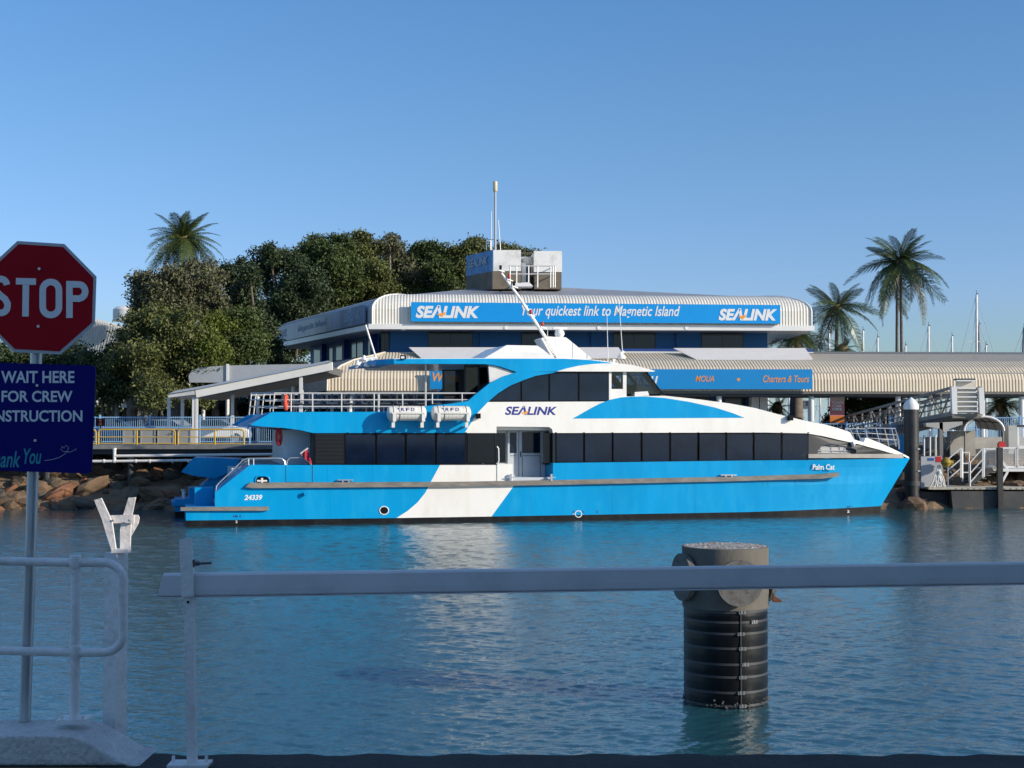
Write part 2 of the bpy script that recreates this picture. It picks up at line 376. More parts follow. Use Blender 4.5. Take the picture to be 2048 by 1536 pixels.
# stop sign on its pole, with the blue sign below
t = thing('stop_sign', 'red octagonal STOP sign on a galvanised pole at the left edge', 'road sign', P(50,1440,7.08)+Vector((0,0,0)))
F = Frame(P(78,600,7.05).x, 7.02, R(9))
b = MB(); b.tube([P(50,1442,7.08), P(62,1080,7.08), P(73,690,7.08), P(77,500,7.08)], .0275, 20); b.smooth = True; b.build('pole', GALV, t)
octo = [(35,482),(129,488),(193,553),(190,648),(121,709),(27,704),(-37,640),(-34,546)]
cx, cy = 78.5, 596
inner = [(cx+(x-cx)*.945, cy+(y-cy)*.945) for x, y in octo]
b = MB(); b.prism(F.pl(octo), -.003, .003); plate = b.build('plate', mat('sign_border', (.50,.51,.53), .5, var=.05), t, M=F.M)
b = MB(); b.prism(F.pl(inner,-.003), -.005, -.003); b.build('red_face', mat('sign_red', (.40,.003,.012), .5, var=.08, scale=3, spec=.12), plate, M=F.M)
SL = mat('sign_letter', (.80,.80,.80), .5, var=.03)
def ribbon(pts, wd, closed=False):
    P2 = [Vector(p) for p in pts]; n = len(P2); L_ = []; R_ = []
    for i, p in enumerate(P2):
        if closed: d0 = (p-P2[i-1]).normalized(); d1 = (P2[(i+1) % n]-p).normalized()
        else:
            d0 = (p-P2[i-1]).normalized() if i else (P2[1]-p).normalized(); d1 = (P2[i+1]-p).normalized() if i < n-1 else d0
        d = (d0+d1).normalized(); k = min(1.6, 1/max(.3, d.dot(d0))); nn = Vector((-d.y, d.x))*wd/2*k
        L_.append(p+nn); R_.append(p-nn)
    return L_, R_
def stroke(mb, F, pts, wd, t, th, closed=False):
    L_, R_ = ribbon(pts, wd, closed); n = len(L_)
    for i in range(n if closed else n-1):
        j = (i+1) % n; mb.prism(F.pl([L_[i], L_[j], R_[j], R_[i]], t), t-th, t)
def letter(parent, F, strokes, wd, m, t, name='letter'):
    b = MB()
    for k, st in enumerate(strokes): stroke(b, F, st[0], wd, t, .003+k*.0004, st[1])
    return b.build(name, m, parent, M=F.M)
def rr(x0, y0, x1, y1, r, n=5):
    return arc(x1-r, y0+r, r, r, -90, 0, n)+arc(x1-r, y1-r, r, r, 0, 90, n)+arc(x0+r, y1-r, r, r, 90, 180, n)+arc(x0+r, y0+r, r, r, 180, 270, n)
letter(plate, F, [([(32,562.5),(72,563.5)], False), ([(52,570),(51,633)], False)], 13, SL, -.005)
letter(plate, F, [(rr(85.5,564,118,630,16), True)], 13, SL, -.005)
letter(plate, F, [([(139,562),(139,636)], False), ([(145,568.5),(158,569)]+arc(158,583,12.5,14,-80,80,8)+[(158,597.5),(145,597)], False)], 13, SL, -.005)
letter(plate, F, [(arc(2,571,12,13,-5,-170,9)[0:]+[(-10,574),(-8,582),(0,590),(10,598),(15,607),(15,614)]+arc(2,614,12.5,12,10,175,9), False)], 13, SL, -.005)
BOLT = mat('bolt', (.5,.5,.52), .35, .6)
for px, py in ((79,538),(77,653)):
    q = MB(True); p = F.at(px, py, -.006); q.tube([p, p+Vector((0,-.012,0))], .007, 10); q.build('bolt', BOLT, plate, M=F.M)
F2 = Frame(P(78,830,7.05).x, 7.025, R(3))
t2 = thing('information_sign', 'dark blue crew instruction sign reading wait here, below the red octagon', 'sign', P(80,940,7.03))
pts = [(-45,724)]+arc(184,739,8,8,-90,0,4)+arc(176,939,8,8,0,90,4)+[(-45,940)]
b = MB(); b.prism(F2.pl(pts), -.003, .003); pl = b.build('plate', mat('sign_blue', (.003,.005,.15), .5, var=.05, scale=2, spec=.1), t2, M=F2.M)
for st, bx in (('WAIT HERE',(2,742,149,766)), ('FOR CREW',(3,781.5,145,804)), ('INSTRUCTION',(-17,820.5,165,843.5))):
    ftext(st, pl, SL, F2, bx, -.003, bold=.022, depth=.001, M=F2.M)
ftext('Thank', pl, mat('teal_print', (.02,.34,.42), .5), F2, (-26,902,41,935), -.003, shear=.25, bold=.012, depth=.001, M=F2.M)
ftext('You', pl, MATS['teal_print'], F2, (47,897,83,928), -.003, shear=.25, bold=.012, depth=.001, M=F2.M)
curve = [(90,921),(105,919),(118,915),(130,908),(136,900),(137,894),(132,891),(128,896),(124,893),(122,899),(127,903),(140,904),(150,900),(154,896)]
q = MB()
for i in range(len(curve)-1):
    a, c = curve[i], curve[i+1]; nn = max(1, int(math.hypot(c[0]-a[0], c[1]-a[1])/2.2))
    for k in range(nn):
        x = a[0]+(c[0]-a[0])*k/nn; y = a[1]+(c[1]-a[1])*k/nn; q.prism(F2.pl([(x-.6,y-.6),(x+.6,y-.6),(x+.6,y+.6),(x-.6,y+.6)], -.003), -.004, -.003)
q.build('heart_squiggle', SL, pl, M=F2.M)
for px, py in ((75,771),(71,881)):
    q = MB(True); p = F2.at(px, py, -.003); q.tube([p, p+Vector((0,-.009,0))], .007, 10); q.build('bolt', BOLT, pl, M=F2.M)
# tubular handrail
t = thing('handrail', 'white looped tubular handrail with one post, standing on the kerb', 'railing', P(150,1440,6.95))
Y = 6.95
loop = [(-1400,1121),(0,1122),(150,1125)]+arc(206,1160,40,35,-90,0,8)+arc(206,1270,40,35,0,90,8)+[(150,1305),(0,1301),(-1400,1297)]
b = MB(True); b.tube([P(a,c,Y) for a,c in loop], .021, 16); b.build('rail', RAILW, t)
b = MB(True); b.tube([P(152,1120,Y), P(149,1440,Y)], .0245, 16); b.build('post', RAILW, t)
for py in (1124,1304):
    b = MB(True); b.lathe([(0,-.035),(.027,-.032),(.033,0),(.027,.032),(0,.035)], P(151,py,Y), 16); b.build('clamp', RAILW, t)
p = P(149,1440,Y); b = MB(); b.box((p.x-.07,Y-.06,p.z-.004), (p.x+.07,Y+.06,p.z+.012))
for sx in (-.05,.05): b.tube([(p.x+sx,Y-.04,p.z+.01),(p.x+sx,Y-.04,p.z+.028)], .008, 6)
b.build('base_plate', RAILW, t)
# receiver post with the open steel fork
Y = 7.37
t = thing('boom_receiver_post', 'white square post with an open V-shaped steel fork on top', 'gate post', P(232,1450,Y))
xc = P(231,1300,Y).x; hw = 21/FPX*Y
TM = Matrix.Translation((xc,Y,0)) @ Matrix.Rotation(R(-28),4,'Z')
z0 = P(231,1104,Y).z
b = MB(); b.box((-.042,-.042,1.5), (.042,.042,z0), M=TM); b.build('post', RAILW, t)
FK = Frame(P(235,1050,Y).x, Y-.05, R(-4))
b = MB(); b.prism(FK.pl([(189,1000),(203,996),(220,1033),(225,1046),(233,1102),(224,1102),(213,1068),(205,1040)]), -.006, .006); 
b.prism(FK.pl([(253,996),(267,995),(258,1040),(256,1102),(236,1103),(236,1060),(240,1038)]), .03, .042); b.build('fork_blade', RAILW, t, M=FK.M)
b = MB(); b.prism(FK.pl([(218,1031),(266,1030),(266,1046),(218,1047)]), .012, .024); b.prism(FK.pl([(263,1031),(269,1031),(272,1037),(270,1048),(256,1073),(256,1055)]), .05, .058)
b.build('cross_bracket', RAILW, t, M=FK.M)
b = MB(); b.prism(FK.pl([(224,1098),(257,1098),(256,1106),(223,1106)]), -.01, .045); b.build('collar', RAILW, t, M=FK.M)
for px in (226,259):
    q = MB(True); p = FK.at(px,1041,.0); q.tube([p,p+Vector((0,-.01,0))], .006, 8); q.build('bolt', BOLT, t, M=FK.M)
# gate post and boom
Y = 6.72
t = thing('gate_post', 'slim white steel post gripping the left end of the barrier beam', 'gate post', P(372,1528,Y))
b = MB(); b.box((-.021,-.024,0), (.021,.02,P(376,1190,Y).z-P(385,1528,Y).z), M=Matrix.Translation(P(385,1528,Y)) @ Matrix.Shear('XY',4,(-.025,0)) ); b.build('post', RAILW, t)
a = P(371,1078,Y-.03); c = P(376,1193,Y-.03)
b = MB(); b.bar(a, c, .058, .012); b.build('clamp_plate', RAILW, t)
a2 = P(386,1118,Y+.05); b = MB(); b.bar(P(381,1117,Y+.0), P(385,1193,Y+.0), .012, .07); b.build('clamp_cheek', RAILW, t)
q = MB(True); q.tube([P(384,1127,Y), P(399,1127,Y)], .011, 10); q.tube([P(399,1127,Y), P(423,1126,Y)], .006, 8); q.tube([P(386,1119,Y-.02),P(386,1134,Y-.02)], .012, 8); q.build('latch_bolt', mat('dark_steel', (.16,.15,.16), .4, .6), t)
q = MB(True); p = P(376,1204,Y-.03); q.tube([p+Vector((0,.003,0)), p-Vector((0,.003,0))], .006, 12); q.build('bolt_hole', WFRAME, t)
p = P(383,1529,Y); b = MB(); b.box((p.x-.10,Y-.07,p.z), (p.x+.09,Y+.05,p.z+.012))
for sx in (-.085,.07): b.tube([(p.x+sx,Y,p.z+.01),(p.x+sx,Y,p.z+.04)], .008, 6)
b.build('base_plate', RAILW, t)
a = P(322,1169,6.74); c = a+(P(2300,1141,7.42)-a)
d = (c-a).normalized(); side = d.cross(Vector((0,0,1))).normalized(); up = side.cross(d)
sec = [(-.03,-.053),(.03,-.053),(.034,-.047),(.034,-.02),(.03,.042),(.022,.052),(-.022,.052),(-.03,.042)]
b = MB(); A = [a + (side*u_ + up*v_ + d*(v_*.25)) for u_, v_ in sec]; B = [c + (side*u_ + up*v_) for u_, v_ in sec]; b.poly3(A, B)
# a small lip under the beam
A = [a + side*u_ + up*v_ for u_, v_ in ((-.028,-.062),(.036,-.062),(.036,-.056),(-.028,-.056))]; B = [c + side*u_ + up*v_ for u_, v_ in ((-.028,-.062),(.036,-.062),(.036,-.056),(-.028,-.056))]; b.poly3(A,B)
tag(b.build('barrier_beam', mat('beam_white', (.74,.72,.73), .5, var=.05, scale=3, dirt=(.42,.38,.36), dscale=5, damt=.3)), 'long white barrier beam held level across the whole right side of the wharf', 'barrier beam')
# ---------------- mooring pile in the water
pc = P(1458.5,1400,21.6); px_, py_ = pc.x, 21.95
zt = P(1458,1092,21.95).z; zs = P(1458,1215,21.35).z
t = thing('mooring_pile', 'thick round concrete pile wrapped in a black strapped sleeve, standing in the water', 'pile', (px_,py_,0))
b = MB(True); b.lathe([(.66,zs-.05),(.66,zt),(.645,zt+.004),(.63,zt+.003)], (px_,py_,0), 64)
PCON = mat('pile_concrete', (.15,.14,.12), .9, spec=.15, var=.18, scale=2, bump=.3, bscale=20, dirt=(.15,.13,.11), dscale=2.5, stretch=(1,1,.4))
cap = b.build('collar', PCON, t)
rows = []
rn = random.Random(5)
q = MB()
q.lathe([(0,zt+.012),(.63,zt+.004)], (px_,py_,0), 40)
for k in range(130):
    a = rn.uniform(0,6.28); r = .6*math.sqrt(rn.random()); sz = rn.uniform(.01,.035); x = px_+r*math.cos(a); y = py_+r*math.sin(a)
    q.lathe([(sz,zt+.005),(sz*.7,zt+.006+sz*.35),(0,zt+.008+sz*.45)], (x,y,0), 5)
q.build('rough_top', mat('guano_concrete', (.36,.34,.31), .9, var=.5, scale=7, bump=1, bscale=15, dirt=(.06,.05,.04), dscale=5, damt=.9), t)
SLV = mat('black_sleeve', (.004,.005,.006), .33, var=.5, scale=2, bump=.5, bscale=4, spec=.3, dirt=(.014,.013,.010), dscale=2.2, damt=.7, stretch=(1,1,.4))
b = MB(True); zz = [zs-.0]; strz = [P(1480,y,21.3).z for y in (1225.6,1245.7,1268.6,1298,1330,1355.5,1386.5,1413)]
pr = [(.64,-1.5)]
zl = sorted(strz)
for i, z in enumerate(zl):
    pr += [(.634,z-.02),(.634,z+.02)]
    nx = zl[i+1] if i+1 < len(zl) else zs
    pr += [(.641,z+.3*(nx-z)+.02),(.641,z+.7*(nx-z))]
pr += [(.64,zs)]
b.lathe(sorted(pr, key=lambda r: r[1]), (px_,py_,0), 64); b.build('sleeve', SLV, t)
STR = mat('strap_grey', (.06,.065,.07), .5, .3, var=.2)
for i, z in enumerate(strz):
    q = MB(True); q.lathe([(.636,z-.017),(.642,z-.017),(.642,z+.017),(.636,z+.017)], (px_,py_,0), 64); s = q.build('strap', STR, t)
    a = R(-90+ (14,32,12,14,18,14,12,14)[i]*1.0); c = Vector((px_+.655*math.cos(a), py_+.655*math.sin(a), z))
    q = MB(); TM = Matrix.Translation(c) @ Matrix.Rotation(a+R(90),4,'Z')
    q.box((-.055,-.012,-.024), (.055,.012,.024), M=TM); q.box((-.03,-.022,-.014), (.0,-.012,.03), M=TM); q.box((.02,-.022,-.014), (.035,-.012,.028), M=TM); q.build('buckle', mat('buckle_grey', (.22,.23,.24), .45, .5), s)
a = R(-90+12); q = MB(); TM = Matrix.Translation((px_+.648*math.cos(a), py_+.648*math.sin(a), 0)) @ Matrix.Rotation(a+R(90),4,'Z'); q.box((-.008,-.01,-1), (.008,.006,zs-.02), M=TM); q.build('seam', STR, t)
q = MB()
for k in range(110):
    a = rn.uniform(0,6.283); z = abs(rn.gauss(0,.07))+.0; r_ = .642; sz = rn.uniform(.008,.022); c = Vector((px_+r_*math.cos(a), py_+r_*math.sin(a), z))
    q.tube([c, c+Vector((math.cos(a)*sz, math.sin(a)*sz, sz*.3))], sz, 5, r2=sz*.4)
q.build('barnacles', mat('barnacle', (.10,.095,.08), .9, var=.6, scale=20), t, kind='stuff')
# round plates on the collar
def disc(ang, pxy, rad, th, stand):
    a = R(ang); d = Vector((math.cos(a), math.sin(a), 0)); c = Vector((px_,py_,pxy)) + d*stand
    b = MB(True); b.tube([c, c+d*th], rad, 40); return b.build('round_plate', mat('plate_grey', (.13,.127,.12), .8, var=.1, scale=4, bump=.3, dirt=(.05,.035,.02), dscale=9, damt=.9), t)
zc = P(1480,1163,21.4).z
disc(-83, zc, .345, .05, .76); disc(-162, P(1365,1153,21.8).z, .36, .09, .66); disc(20, zc-.1, .3, .06, .66)
q = MB(); p = P(1546,1199,21.7); q.poly3([p+Vector(v) for v in ((0,0,.1),(.03,0,.05),(.14,0,-.02),(.12,0,-.05),(0,0,-.04))], [p+Vector(v) for v in ((0,.06,.1),(.03,.06,.05),(.14,.06,-.02),(.12,.06,-.05),(0,.06,-.04))])
q.build('rusty_bracket', mat('rust', (.16,.06,.03), .9, var=.4, scale=12), t)
# ================================================================== FERRY
FF = Frame(-13.97, 60.2, math.atan2(8,31.64)); f = FF.sz
fer = thing('passenger_ferry', 'bright blue and white passenger catamaran with dark window bands moored across the basin', 'ferry', FF.O, FF.a, world=False)
def tb(v, top):      # how far the hull side has turned inboard, v = 0..1 towards the stem
    return 1.25*v**(3.6 if top else 2.0)
# ---- hull side
BLU, WHI, BLK = 0, 1, 2
hull = MB()
L = lambda pts, t=0.: FF.pl(pts, t)
T1 = 2.5
hull.prism(L([(372,1041),(372,1014),(430,1013),(430,985),(500,930),(880,930),(862,963),(851,985),(835,1005),(815,1022),(793,1036)]), 0, T1, 0)
hull.prism(L([(880,930),(1025,930),(1025,962),(1034,963),(983,1033),(793,1036),(815,1022),(835,1005),(851,985),(862,963)]), 0, T1, 1)
hull.prism(L([(1034,963),(1106,962),(1106,926),(1500,921),(1500,1024),(983,1033)]), 0, T1, 0)
s1, zb1 = f(1500,1024)
s0 = f(372,1041)
hull.prism([s0, f(793,1036), f(983,1033), (s1, zb1), (s1,-.7), (s0[0],-.7)], 0, T1, 2)
# bow loft
def stem(z):
    a = f(1820,916,1.25); c = f(1762,1012,1.25); k = (z-c[1])/(a[1]-c[1]); return c[0]+(a[0]-c[0])*k
zt0 = f(1500,921)[1]; ztS = f(1820,916,1.25)[1]; zbS = f(1762,1012,1.25)[1]
def bowrow(fr0, frS, top, side, n=16):
    r = []
    for i in range(n+1):
        v = i/n; z = (fr0*(1-v)+frS*v) if not top else None
        if top:
            pxx = 1500+320*v; z = zt0+(ztS-zt0)*v**1.5
        s = s1+(stem(z)-s1)*v
        r.append((s, tb(v, False)*(1-top_mix)+tb(v, True)*top_mix, z))
    return r
RWS = []
for k in range(7):
    fr = k/6; top_mix = 1-fr
    row = []
    for i in range(17):
        v = i/16; zt_ = zt0+(ztS-zt0)*v**1.6; zb_ = zb1+(zbS-zb1)*v; z = zt_+(zb_-zt_)*fr
        s = s1+(stem(z)-s1)*v
        t_ = tb(v, True)*top_mix+tb(v, False)*(1-top_mix)
        # a knuckle running up to the stem
        if 0 < fr < .35 and v < 1: t_ += .05*math.sin(math.pi*v)
        row.append(Vector((s, t_, z)))
    RWS.append(row)
far = [[Vector((p.x, T1-p.y, p.z)) for p in r] for r in RWS]
hb = MB(); hb.grid(RWS, 0); hb.grid(far, 0)
low = [[Vector((p.x-(.25 if k else 0)*(p.x-s1)/10, p.y+.25*k*(T1/2-p.y)/1.25*.3, p.z if k == 0 else -.7)) for p in RWS[-1]] for k in range(2)]
lowf = [[Vector((p.x, T1-p.y, p.z)) for p in r] for r in low]
hb.grid(low, 2); hb.grid(lowf, 2)
hb.grid([RWS[0], far[0]], 0)
hull.v_off = len(hull.v); o_ = len(hull.v); hull.v += [tuple(p) for p in hb.v]; hull.f += [tuple(i+o_ for i in q) for q in hb.f]; hull.m += hb.m
ho = hull.build('hull', [FBLUE, FWHITE, BLACK], fer)
h2 = ho.copy(); COL.objects.link(h2); h2.parent = fer; h2.location = (-.35, 6.6, 0)
SL_, SR_ = f(372,1041)[0], s1
b = MB(); b.box((2.2,2.5,1.5), (s1+3,6.6,2.4)); b.build('bridge_deck', FWHITE, fer)
# stern: boarding platforms, blocks, steps
b = MB(); zf = f(372,1013)[1]
b.prism(L([(361,1014),(537,1013),(537,1020),(525,1021),(361,1021)]), -.16, .0); b.build('stern_fender', FENDER, fer)
b = MB(); b.prism([(f(372,1013)[0]-.5,.55),(f(372,1013)[0]-.5,zf-.12),(f(430,1013)[0],zf-.12),(f(430,1013)[0],.55)], 6.4, 9.3); b.build('stern_platform', FBLUE, fer); b = MB()
b.prism([(f(430,985)[0]-.02,zf-.1),(f(430,985)[0]-.02,f(398,985)[1]-.1),(f(430,985)[0]-.9,f(398,985)[1]-.1),(f(430,985)[0]-.9,zf-.1)], 6.8, 9.2); b.build('stern_locker', FBLUE, fer); b = MB()
b.prism([(f(430,985)[0]-.02,zf-.1),(f(430,985)[0]-.02,f(398,978)[1]),(f(430,985)[0]-.8,f(398,978)[1]),(f(430,985)[0]-.8,zf-.1)], 1.4, 2.45)
b.build('stern_locker', FBLUE, fer)
b = MB()
for k in range(5):
    s = f(430,985)[0]+.32*k; z = zf+.28+.26*k; b.box((s,.08,z-.2), (s+.32,2.3,z+.001*k))
b.build('stern_steps', FWHITE, fer)
b = MB(True)
for t_ in (3.2,5.6): 
    for dz in (0,): b.lathe([(.06,0),(.06,.35),(.11,.37),(.11,.42),(0,.42)], (f(395,1000)[0]-.4,t_+4.2,zf-.12), 10)
b.build('bollard', WHITE, fer)
# wedge-shaped far quarter
A = [FF.at(362,944,6.2),FF.at(388,915,6.2),FF.at(480,918,6.2),FF.at(470,940,6.2),FF.at(430,957,6.2),FF.at(385,951,6.2)]
B = [p+Vector((.25,2.8,0)) for p in A]
b = MB(); b.poly3(A,B); b.build('stern_quarter', FBLUE, fer)
b = MB(); b.box((f(400,960,6.5)[0],7.0,1.9),(f(412,960,6.5)[0],8.4,f(410,953,7)[1])); b.build('quarter_strut', DGREY, fer)
# strakes
b = MB(); b.prism(L([(490,974),(500,965),(900,963.5),(1106,960),(1450,953.5),(1640,948),(1675,945),(1675,953),(1640,957),(1450,962.5),(1106,969.5),(900,973),(505,976)]), -.17, .3)
b.build('rubbing_strake', FENDER, fer)
SEAMB = mat('seam_blue', (.000,.24,.52), .4)
for x, y0, y1 in ((1060,972,1030),(1225,971,1028),(1390,966,1026),(655,932,962),(660,976,1038),(745,932,962),(1240,926,957),(1420,924,953)):
    q = MB(); q.prism(L([(x,y0),(x+.5,y0),(x+.5,y1),(x,y1)]), -.004, 0); q.build('plate_seam', SEAMB, fer)
RST = mat('rust_stain', (.30,.20,.10), .8, var=.3, scale=6)
rn_ = random.Random(9)
for k in range(26):
    x = rn_.uniform(520,1640); y = 974-(x-520)*.011 if rn_.random() < .6 else 930.5-(x-520)*.009; ln = rn_.uniform(3,13)
    if 985 < x < 1110: continue
    q = MB(); q.prism(L([(x,y),(x+.8,y),(x+.5,y+ln*.6),(x+.25,y+ln)]), -.003, 0); q.build('stain', mat('streak_blue', (.02,.22,.42), .6) if not (795+(1035-y)*.9 < x < 985+(1035-y)*.8) else mat('streak_white', (.55,.50,.42), .6), fer)
# ---- main deck superstructure
CH = mat('cabin_dark', (.008,.010,.014), .3)
b = MB(); b.prism(L([(626,866),(692,866),(692,929.5),(626,929.5)]), .05, 8.9, 0); b.prism(L([(692,864),(932,864),(932,931),(692,931)],1.3), 1.3, 8.9, 2); b.prism(L([(932,866),(993,866),(993,929.5),(932,929.5)]), .05, 8.9, 0); b.prism(L([(1106,866),(1112,866),(1112,925.5),(1106,925.5)]), .05, 8.9, 0); b.prism(L([(1110,864),(1617,864),(1617,922),(1110,928)],1.3), 1.3, 8.9, 2)
b.prism(L([(993,853),(1106,853),(1106,961),(993,961)],0), 1.3, 8.9, 1)
b.build('main_deck_cabin', [CH, GREYW, mat('far_window_light', (.42,.44,.46), .7, var=.3, scale=1.2)], fer)  # pale core panels stand in for far-window light behind the seats
b = MB(); b.prism(L([(993,955),(1106,955),(1106,962),(993,962)]), .02, 1.3); b.build('recess_floor', GREYW, fer)
b = MB(); b.prism(L([(567,860),(600,858),(626,861),(626,930),(567,930)],1.2), 1.2, 7.2); b.build('aft_bulkhead', mat('bulkhead_grey', (.55,.58,.60), .5), fer)
b = MB(); b.prism(L([(576,868),(616,868),(616,928),(576,928)],1.2), 1.185, 1.2); b.build('aft_door', GREYW, fer)
b = MB(); b.prism(L([(497,930),(626,930),(626,955),(497,955)]), .1, 8.9); b.build('aft_deck', mat('deck_grey', (.30,.31,.32), .8), fer)
# panels over the windows
b = MB()
b.prism(L([(540,826),(545,824),(800,823.5),(853,812),(905,807),(936,802),(976,804),(955,826),(929,866),(626,866),(600,860),(560,855),(524,853),(500,850)]), 0, .55, 0)
b.prism(L([(936,802),(950,790),(979,766.5),(1005,753),(1034,744),(1118,744),(1071,751.7),(1045,761),(1021,771),(997,786),(976,804)]), 0, .25, 0)
b.prism(L([(976,804),(1218,803),(1218,820),(993,853),(993,866),(929,866),(955,826)]), 0, .6, 1)
b.prism(L([(993,853),(1218,820),(1222,802),(1230,797),(1250,793),(1330,791.5),(1400,799),(1460,807),(1510,816),(1560,829.5),(1613,842),(1617,866.7),(1530,865),(1106,866),(1104,858),(1098,854)]), 0, .6, 1)
b.build('side_panel', [FBLUE, FWHITE], fer)
# solid decks between the side panels
b = MB(); b.prism(L([(500,848),(545,826),(936,822),(1218,822),(1330,793),(1460,809),(1610,844),(1617,866),(560,856)]), .5, 9.3); b.build('upper_deck', FWHITE, fer)
o2 = [c for c in fer.children if c.name.startswith('side_panel')][0].copy(); COL.objects.link(o2); o2.parent = fer; o2.location = (-.3,9.25,0)
# aft tip of the upper deck turning inboard
b = MB(); cols = [(545,824,0,852.5),(530,828,.35,853),(512,836,.9,853),(497,843,1.6,853),(486,849,2.6,853.5)]
b.strip([FF.at(x,y,t_) for x,y,t_,_ in cols], [FF.at(x,y2,t_) for x,_,t_,y2 in cols], 4.0); b.build('deck_tip', FBLUE, fer)
# blue swoosh on the side
b = MB(); b.prism(L([(1145,837.2)]+[(1160,829),(1178,818.5),(1200,807),(1220,799.5),(1240,795),(1262,793.2),(1290,793),(1330,796),(1380,804),(1430,815),(1465,826),(1489,835.6)]), -.006, 0); b.build('blue_swoosh', FBLUE, fer)
# bow hood, following the turn of the hull side
def tpx(px): return tb(max(0,(px-1500)/320), True)
top = [(1613,842),(1650,849),(1675,856),(1700,864.5),(1703,870),(1708,879),(1718,882),(1728,884.5),(1731,875.5),(1736,876.5),(1760,886),(1778,894),(1806,907.5),(1818,914)]
bot = [(1613,866.5),(1650,873),(1675,879),(1700,884.5),(1703,885.2),(1708,886.5),(1718,888.5),(1728,891),(1731,892),(1736,893.5),(1760,899.5),(1778,905),(1806,911.5),(1818,917.5)]
b = MB(); b.strip([FF.at(x,y,tpx(x)) for x,y in top], [FF.at(x,y,tpx(x)) for x,y in bot], .5); b.build('bow_hood', FWHITE, fer)
bl = [(1617,867),(1650,873.3),(1675,879.3),(1700,885),(1728,891.5),(1760,900),(1785,907)]
# black bulwark round the oval opening
b = MB(); up_ = [(x,y) for x,y in bl]; BB = MB()
ov_t = [(1634,908),(1636,900),(1641,893),(1650,888),(1662,886),(1680,889),(1700,894),(1712,899),(1713,904),(1710,908)]
poly = [(1617,866.5)]+bl[1:]+[(1785,908),(1710,908),(1713,904),(1712,899),(1700,894.5),(1680,890),(1662,887),(1650,889),(1641,894),(1636,900),(1635,908),(1617,908)]
pts = [FF.at(x,y,tpx(x)+.06) for x,y in poly]; b.poly3(pts, [p+Vector((0,.12,0)) for p in pts]); b.build('bow_bulwark', mat('bow_grey', (.020,.022,.025), .45), fer)
cols = [1617+i*19 for i in range(11)]
b = MB(); b.strip([FF.at(x,908,tpx(x)-.08) for x in cols], [FF.at(x,916+.2*(x-1617)/190,tpx(x)-.08) for x in cols], .3); b.build('bow_fender', mat('bow_fender_grey', (.33,.31,.28), .7, var=.2), fer)
b = MB(True)
for y in (893,901,906): b.tube([FF.at(1622,y,tpx(1622)+.3), FF.at(1670,y+.5,tpx(1670)+.3), FF.at(1716,y+1,tpx(1716)+.3)], .028, 6)
for x in (1661,1688): b.tube([FF.at(x,887,tpx(x)+.3), FF.at(x,909,tpx(x)+.3)], .022, 6)
b.build('bow_inner_rail', ALU, fer)
b = MB(); b.prism(L([(1600,905),(1780,910),(1780,916),(1600,916)],1.0), .9, 8.6); b.prism(L([(1640,893),(1690,895),(1700,912),(1640,912)],3), 3, 6); b.build('foredeck', mat('foredeck_grey', (.48,.48,.46), .7), fer)
b = MB(); b.prism(L([(1560,832),(1617,846),(1617,905),(1560,905)],.6), .6, 8.8); b.build('front_bulkhead', FWHITE, fer)
for (X0,X1,kk) in ((1697,1722,0),(1731,1793,1)):
    b = MB(True); t_ = 3.2 if kk == 0 else 1.6
    g = lambda x,y: FF.at(x,y,t_)
    if kk:
        b.tube([g(1735,878),g(1731,862),g(1735,856),g(1790,857),g(1797,880),g(1798,898)], .03, 6)
        for y in (866,876): b.tube([g(1733,y),g(1794,y+4)], .02, 6)
        for x in (1752,1769,1783): b.tube([g(x,857),g(x+9,893)], .022, 6)
    else:
        b.tube([g(1700,868),g(1690,857),g(1731,858)], .028, 6)
        for x in (1700,1712): b.tube([g(x,857),g(x+10,882)], .022, 6)
        b.tube([g(1695,866),g(1735,868)], .02, 6)
    b.build('bow_rail', ALU, fer)
q = MB(); q.lathe([(0,-.13),(.10,-.1),(.13,0),(.10,.1),(0,.13)], FF.at(1706,888,tpx(1706)-.05), 12); q.smooth = True; q.build('bow_light', ALU, fer)
# ---- windows of the main deck
GLASST = mat('tinted_cabin_glass', (.006,.014,.036), .06, var=.4, scale=.8, spec=.35); GLASST.node_tree.nodes['Principled BSDF'].inputs['Alpha'].default_value = .80
def pane(pts, t=.03, m=GLASSD, name='window', th=.02, fr=1.3):
    b = MB(); xs = [p[0] for p in pts]; ys = [p[1] for p in pts]; cx_ = sum(xs)/len(xs); cy_ = sum(ys)/len(ys)
    see = 692 < cx_ < 931 or cx_ > 1110
    if see:
        xa, xb, ya, yb = min(xs), max(xs), min(ys), max(ys)
        for q4 in ((xa,ya,xb,ya+3),(xa,yb-3,xb,yb),(xa,ya+3,xa+2.2,yb-3),(xb-2.2,ya+3,xb,yb-3)): b.prism(L([(q4[0],q4[1]),(q4[2],q4[1]),(q4[2],q4[3]),(q4[0],q4[3])],t), t-.012, .09)
        m = GLASST
    else: b.prism(L(pts,t), t-.012, .06)
    fo = b.build(name, WFRAME, fer)
    ins = [(x+(fr if x < cx_ else -fr), y+(fr if y < cy_ else -fr)) for x, y in pts]
    b = MB(); b.prism(L(ins,t-.012), t-.018, t-.012); b.build('pane', m, fo); return fo
def rpane(x0, y0, x1, y1, r=3, **k):
    return pane(arc(x1-r,y0+r,r,r,-90,0,3)+arc(x1-r,y1-r,r,r,0,90,3)+arc(x0+r,y1-r,r,r,90,180,3)+arc(x0+r,y0+r,r,r,180,270,3), **k)
for x0, x1 in ((690,751),(753,810),(812.5,870.5),(873,931)): rpane(x0,867.5,x1,928.5)
